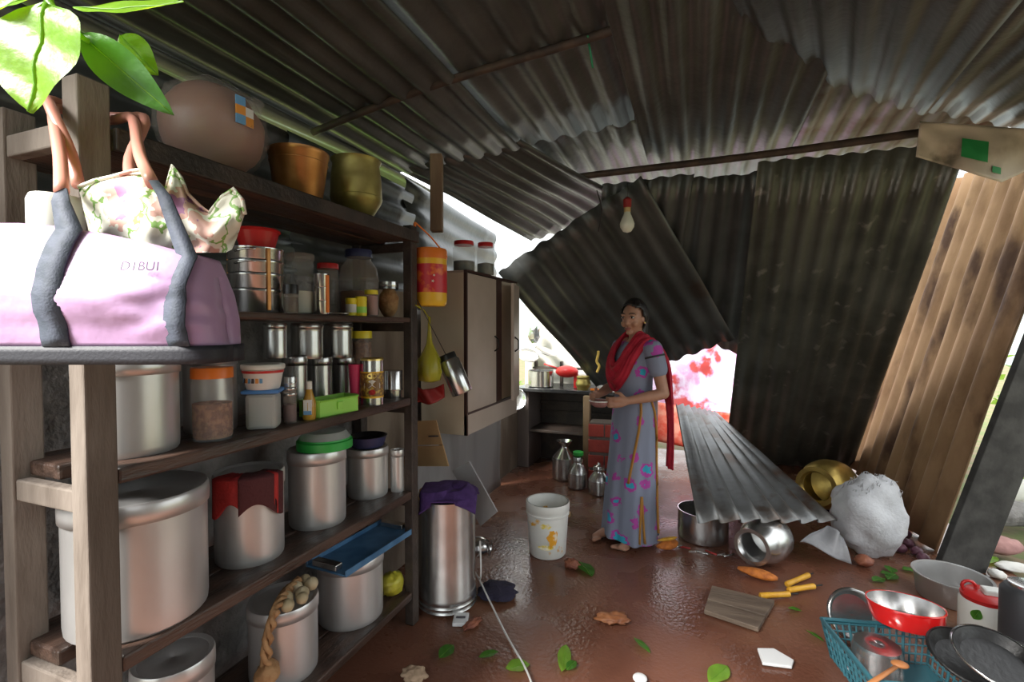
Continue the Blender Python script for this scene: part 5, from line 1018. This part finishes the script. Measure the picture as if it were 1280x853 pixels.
m.ball((.060, 0, -.088), (.022, .022, .016), 14, 8)                        # chin
chain(m, [(.078, 0, .018), (.089, 0, -.012), (.096, 0, -.030)], [.007, .009, .011])   # nose
m.ball((.077, 0, -.062), (.014, .022, .012), 14, 8)                        # mouth mound
for i, v in enumerate(m.v): m.v[i] = hm @ v
chain(m, [(-.012, .0, 1.40), (-.020, 0, 1.33), (-.02, 0, 1.27)], [.046, .046, .06])
# torso
for z, rx, ry, cx_ in ((1.24, .07, .12, -.02), (1.16, .095, .14, -.005), (1.05, .085, .115, 0), (.97, .07, .10, 0), (.88, .085, .115, -.01), (.80, .085, .115, -.015)):
    m.ball((cx_, 0, z), (rx, ry, .09), 24, 14)
SH = {1: (-.02, .165, 1.262), -1: (-.02, -.165, 1.262)}
EL = {1: (-.055, .225, .985), -1: (.01, -.215, .99)}
WR = {1: (.155, .155, .945), -1: (.20, -.095, .955)}
for sy in (1, -1): chain(m, [(-.02, sy * .08, 1.285), SH[sy], Vector(SH[sy]).lerp(Vector(EL[sy]), .5), EL[sy], Vector(EL[sy]).lerp(Vector(WR[sy]), .35), WR[sy]], [.045, .048, .041, .034, .036, .024])
# hands: palm, four fingers, thumb, curled round a small dish
HD = {}
for sy in (1, -1):
    w_ = Vector(WR[sy]); d = Vector((.93, -.36 * sy, -.10)).normalized(); side = Vector((0, 0, 1)); inn = d.cross(side).normalized() * sy    # inn points to the palm side
    pc_ = w_ + d * .045; chain(m, [w_, pc_ + side * .012, w_ + d * .085 + side * .016], [.023, .019, .016]); chain(m, [w_, pc_ - side * .018, w_ + d * .08 - side * .022], [.022, .018, .014])
    for k in range(4):
        off = side * (.026 - .0175 * k); L = (.068, .075, .070, .055)[k]
        b0_ = w_ + d * .082 + off; b1_ = b0_ + (d * .85 - inn * -.0 + inn * .35).normalized() * L * .5; b2_ = b1_ + (d * .45 + inn * .85).normalized() * L * .35; b3_ = b2_ + (d * -.1 + inn * 1.0).normalized() * L * .28
        chain(m, [b0_, b1_, b2_, b3_], [.0095, .009, .0083, .0072])
    t0_ = w_ + d * .03 + side * .02; t1_ = t0_ + (d * .5 + side * .75 + inn * .3).normalized() * .035; t2_ = t1_ + (d * .85 + side * .2 + inn * .4).normalized() * .03
    chain(m, [t0_, t1_, t2_], [.014, .0105, .0085]); HD[sy] = w_ + d * .12 + inn * .03
# legs and feet
FT = {1: (.05, .085, 0), -1: (.10, -.10, 0)}
for sy in (1, -1):
    f = Vector(FT[sy]); chain(m, [(-.01, sy * .085, .80), (f.x * .5 + .01, sy * .09, .46), (f.x - .035, f.y, .26), (f.x - .05, f.y, .085)], [.07, .055, .048, .034])
    chain(m, [f + Vector((-.068, 0, .032)), f + Vector((.0, 0, .045)), f + Vector((.07, sy * .008, .026)), f + Vector((.115, sy * .012, .018))], [.032, .034, .028, .018])
    for k in range(5): chain(m, [f + Vector((.10 - .006 * k, sy * (-.022 + .014 * k), .014)), f + Vector((.150 - .011 * k, sy * (-.026 + .016 * k), .011))], [.012, .0105 if k else .0125])
remesh(m, 'body', 'skin', pe, .0055, 3)
def hp(x, y, z): return hm @ Vector((x, y, z))
for sy in (-1, 1):
    e_ = MB().ball((.0795, sy * .0305, .008), (.0085, .0145, .0062), 16, 10)
    for i, v in enumerate(e_.v): e_.v[i] = hm @ v
    e_ = e_.build('eye', 'eye_white', pe, 180)
    ir = MB().ball((.0865, sy * .030, .008), (.003, .0065, .0062), 12, 8)
    for i, v in enumerate(ir.v): ir.v[i] = hm @ v
    ir.build('iris', 'iris', e_, 180)
    MB().tube([hp(.0845, sy * .012, .012), hp(.0875, sy * .024, .0165), hp(.084, sy * .038, .015), hp(.076, sy * .046, .009)], [.0012, .0022, .0022, .001], 6).build('eyelid', 'hair', pe, 180)
    MB().tube([hp(.089, sy * .012, .030), hp(.090, sy * .026, .036), hp(.083, sy * .042, .034), hp(.074, sy * .052, .027)], [.0022, .0032, .003, .0012], 6).build('eyebrow', 'hair', pe, 180)
    MB().ball(hp(.002, sy * .079, -.028), .0065, 10, 8).build('earring', 'gold', pe, 180)
MB().tube([hp(.081, -.024, -.062), hp(.0925, -.009, -.0575), hp(.0935, 0, -.0590), hp(.0925, .009, -.0575), hp(.081, .024, -.062)], [.0015, .0038, .0035, .0038, .0015], 8).build('lips', 'lips', pe, 180)
MB().tube([hp(.081, -.022, -.064), hp(.092, -.008, -.0675), hp(.093, .0, -.068), hp(.092, .008, -.0675), hp(.081, .022, -.064)], [.0015, .0042, .0046, .0042, .0015], 8).build('lips', 'lips', pe, 180)
m = MB()
def hairfn(d): return headshape(d) * 1.07
bl_ = MB().ball((-.018, 0, .008), (.100, .077, .114), 40, 30, fn=hairfn)
keep = [not (v.x > .028 - .35 * max(0, .06 - v.z) * 0 and v.z < .086 - .45 * abs(v.y)) and not (v.z < -.045 and v.x > -.02) and not (v.x > .0 and v.z < .03 and abs(v.y) > .03 and v.z < .0) for v in bl_.v]
idx = {}; vv = []
for i, k in enumerate(keep):
    if k: idx[i] = len(vv); vv.append(hm @ bl_.v[i])
m.add(vv, [tuple(idx[i] for i in f) for f in bl_.f if all(keep[i] for i in f)])
m.build('hair', 'hair', pe, 180, solid=.008)
hb_ = MB(); chain(hb_, [hp(-.075, 0, .02), hp(-.095, .0, -.03), hp(-.085, .005, -.09), hp(-.075, .01, -.17), hp(-.075, .01, -.26)], [.055, .056, .050, .036, .022]); hb_.build('hair_knot', 'hair', pe, 180)
# dress: lofted body with folds, fused with sleeves
m = MB(); secs = [(.035, .015, -.0, .175, .185), (.10, .015, -.0, .170, .182), (.30, .01, 0, .158, .175), (.55, 0, 0, .145, .165), (.75, -.008, 0, .135, .166), (.86, -.010, 0, .125, .160), (.96, -.002, 0, .105, .138), (1.05, .004, 0, .112, .142), (1.14, .004, 0, .116, .150), (1.21, -.006, 0, .098, .155), (1.265, -.016, 0, .075, .150), (1.300, -.020, 0, .055, .095)]
vs = []; fs = []; NS = 64
for (z, cx_, cy_, rx, ry) in secs:
    for i in range(NS):
        a = 2 * math.pi * i / NS; fo_l = max(0, (.9 - z) / .9); k = 1 + .075 * fo_l * math.sin(7 * a + 1.2 + z * 1.5) + .035 * fo_l * math.sin(13 * a + .5) + .008 * math.sin(5 * a + z * 20)
        vs.append((cx_ + rx * k * math.cos(a), cy_ + ry * k * math.sin(a), z + (.012 * math.sin(3 * a + .7) if z < .05 else 0)))
for j in range(len(secs) - 1):
    for i in range(NS): k = (i + 1) % NS; fs.append((j * NS + i, j * NS + k, (j + 1) * NS + k, (j + 1) * NS + i))
fs.append(tuple(reversed(range(NS)))); fs.append(tuple((len(secs) - 1) * NS + i for i in range(NS))); m.add(vs, fs)
for sy in (1, -1):
    s_ = Vector(SH[sy]); e_ = Vector(EL[sy]); chain(m, [(-.018, sy * .07, 1.272), s_ + Vector((0, 0, -.004)), s_.lerp(e_, .46)], [.050, .060, .060])
remesh(m, 'dress', 'dress', pe, .008, 3)
for sy in (1, -1):
    s_ = Vector(SH[sy]); e_ = Vector(EL[sy]); a_ = (e_ - s_).normalized(); c0 = s_.lerp(e_, .30)
    for q_, mt in ((.20, 'sleeve_trim'), (.62, 'sleeve_trim')):
        c0 = s_.lerp(e_, q_ - .02); c1_ = s_.lerp(e_, q_ + .02); x1 = a_.cross(Vector((1, 0, 0))).normalized(); x2 = a_.cross(x1)
        if q_ < .5: MB().lathe([(.0625, -.006), (.064, 0), (.0625, .006)], 28, frame(x1, x2, a_, c0), cap0=False, cap1=False).build('sleeve_band', mt, pe, 180)
# ochre trims down the dress
def on_dress(a, z, off=.006):
    for j in range(len(secs) - 1):
        if secs[j][0] <= z <= secs[j + 1][0]:
            q = (z - secs[j][0]) / (secs[j + 1][0] - secs[j][0]); c = [secs[j][i] + (secs[j + 1][i] - secs[j][i]) * q for i in range(5)]; break
    fo_l = max(0, (.9 - z) / .9); k = 1 + .075 * fo_l * math.sin(7 * a + 1.2 + z * 1.5) + .035 * fo_l * math.sin(13 * a + .5)
    return Vector((c[1] + (c[3] * k + off) * math.cos(a), c[2] + (c[4] * k + off) * math.sin(a), z))
def trim(pts): return MB().tube([on_dress(a, z) for a, z in [(p0[0] + (p1[0] - p0[0]) * k / 6, p0[1] + (p1[1] - p0[1]) * k / 6) for p0, p1 in zip(pts, pts[1:]) for k in range(7)]], .011, 8, .5).build('trim', 'ochre', pe, 180)
trim([(1.15, .98), (1.0, .75), (.72, .42)]); trim([(1.75, .95), (1.95, .7), (2.05, .4), (2.0, .10)]); trim([(1.25, .34), (1.2, .05)]); trim([(1.27, .34), (1.42, .05)])
# red scarf: dips over the chest, both ends thrown back
sp_ = [((-.165, .16, .50), (.5, .85, 0), .13), ((-.165, .165, .72), (.5, .85, 0), .12), ((-.150, .155, .98), (.4, .9, 0), .12), ((-.120, .135, 1.18), (.2, .95, .1), .13), ((-.02, .105, 1.335), (.1, .95, -.45), .13), ((.085, .085, 1.24), (.0, .8, -.6), .12), ((.128, .045, 1.13), (.0, .45, -.9), .15), ((.138, -.02, 1.075), (0, .0, -1), .19), ((.122, -.085, 1.14), (0, -.5, -.85), .15), ((.07, -.11, 1.25), (0, -.8, -.6), .12), ((-.03, -.115, 1.335), (.1, -.95, -.45), .12), ((-.125, -.12, 1.18), (.1, -.95, 0), .14), ((-.17, -.115, .95), (.0, -1, 0), .16), ((-.185, -.105, .74), (0, -1, 0), .18)]
cn = spline([q[0] for q in sp_], 90); wd = spline([q[1] for q in sp_], 90); wi = spline([(q[2], 0, 0) for q in sp_], 90)
def scarf(u, v):
    i = min(int(v * 90), 90); c = cn[i]; w = wd[i].normalized(); tt = (cn[min(i + 1, 90)] - cn[max(i - 1, 0)]).normalized(); n_ = tt.cross(w).normalized()
    return c + w * (u - .5) * wi[i].x + n_ * (.012 * math.sin(u * 14 + v * 9) + .006 * math.sin(u * 31))
MB().grid(scarf, 24, 90).build('scarf', 'dupatta', pe, 180, solid=.006)
# dish in her hands
dc = (HD[1] + HD[-1]) / 2 + Vector((.0, 0, -.01)); wd_ = pe.matrix_world if False else frame(fw, lf, U_, Vector((wp0.x, wp0.y, 0)))
dw = wd_ @ dc; dsh = thing('pink_dish', 'small pink and white dish held in the woman\'s hands', 'dish', dw, (0, 0, 0))
MB().lathe([(.035, -.03), (.06, -.012), (.066, .008), (.06, .009), (.034, -.02), (.001, -.022)], 32, cap1=False).build('body', 'stone_pink', dsh, 40)
MB().lathe([(.063, .003), (.068, .008), (.063, .012)], 32, cap0=False, cap1=False).build('rim', 'white_plastic', dsh, 180)
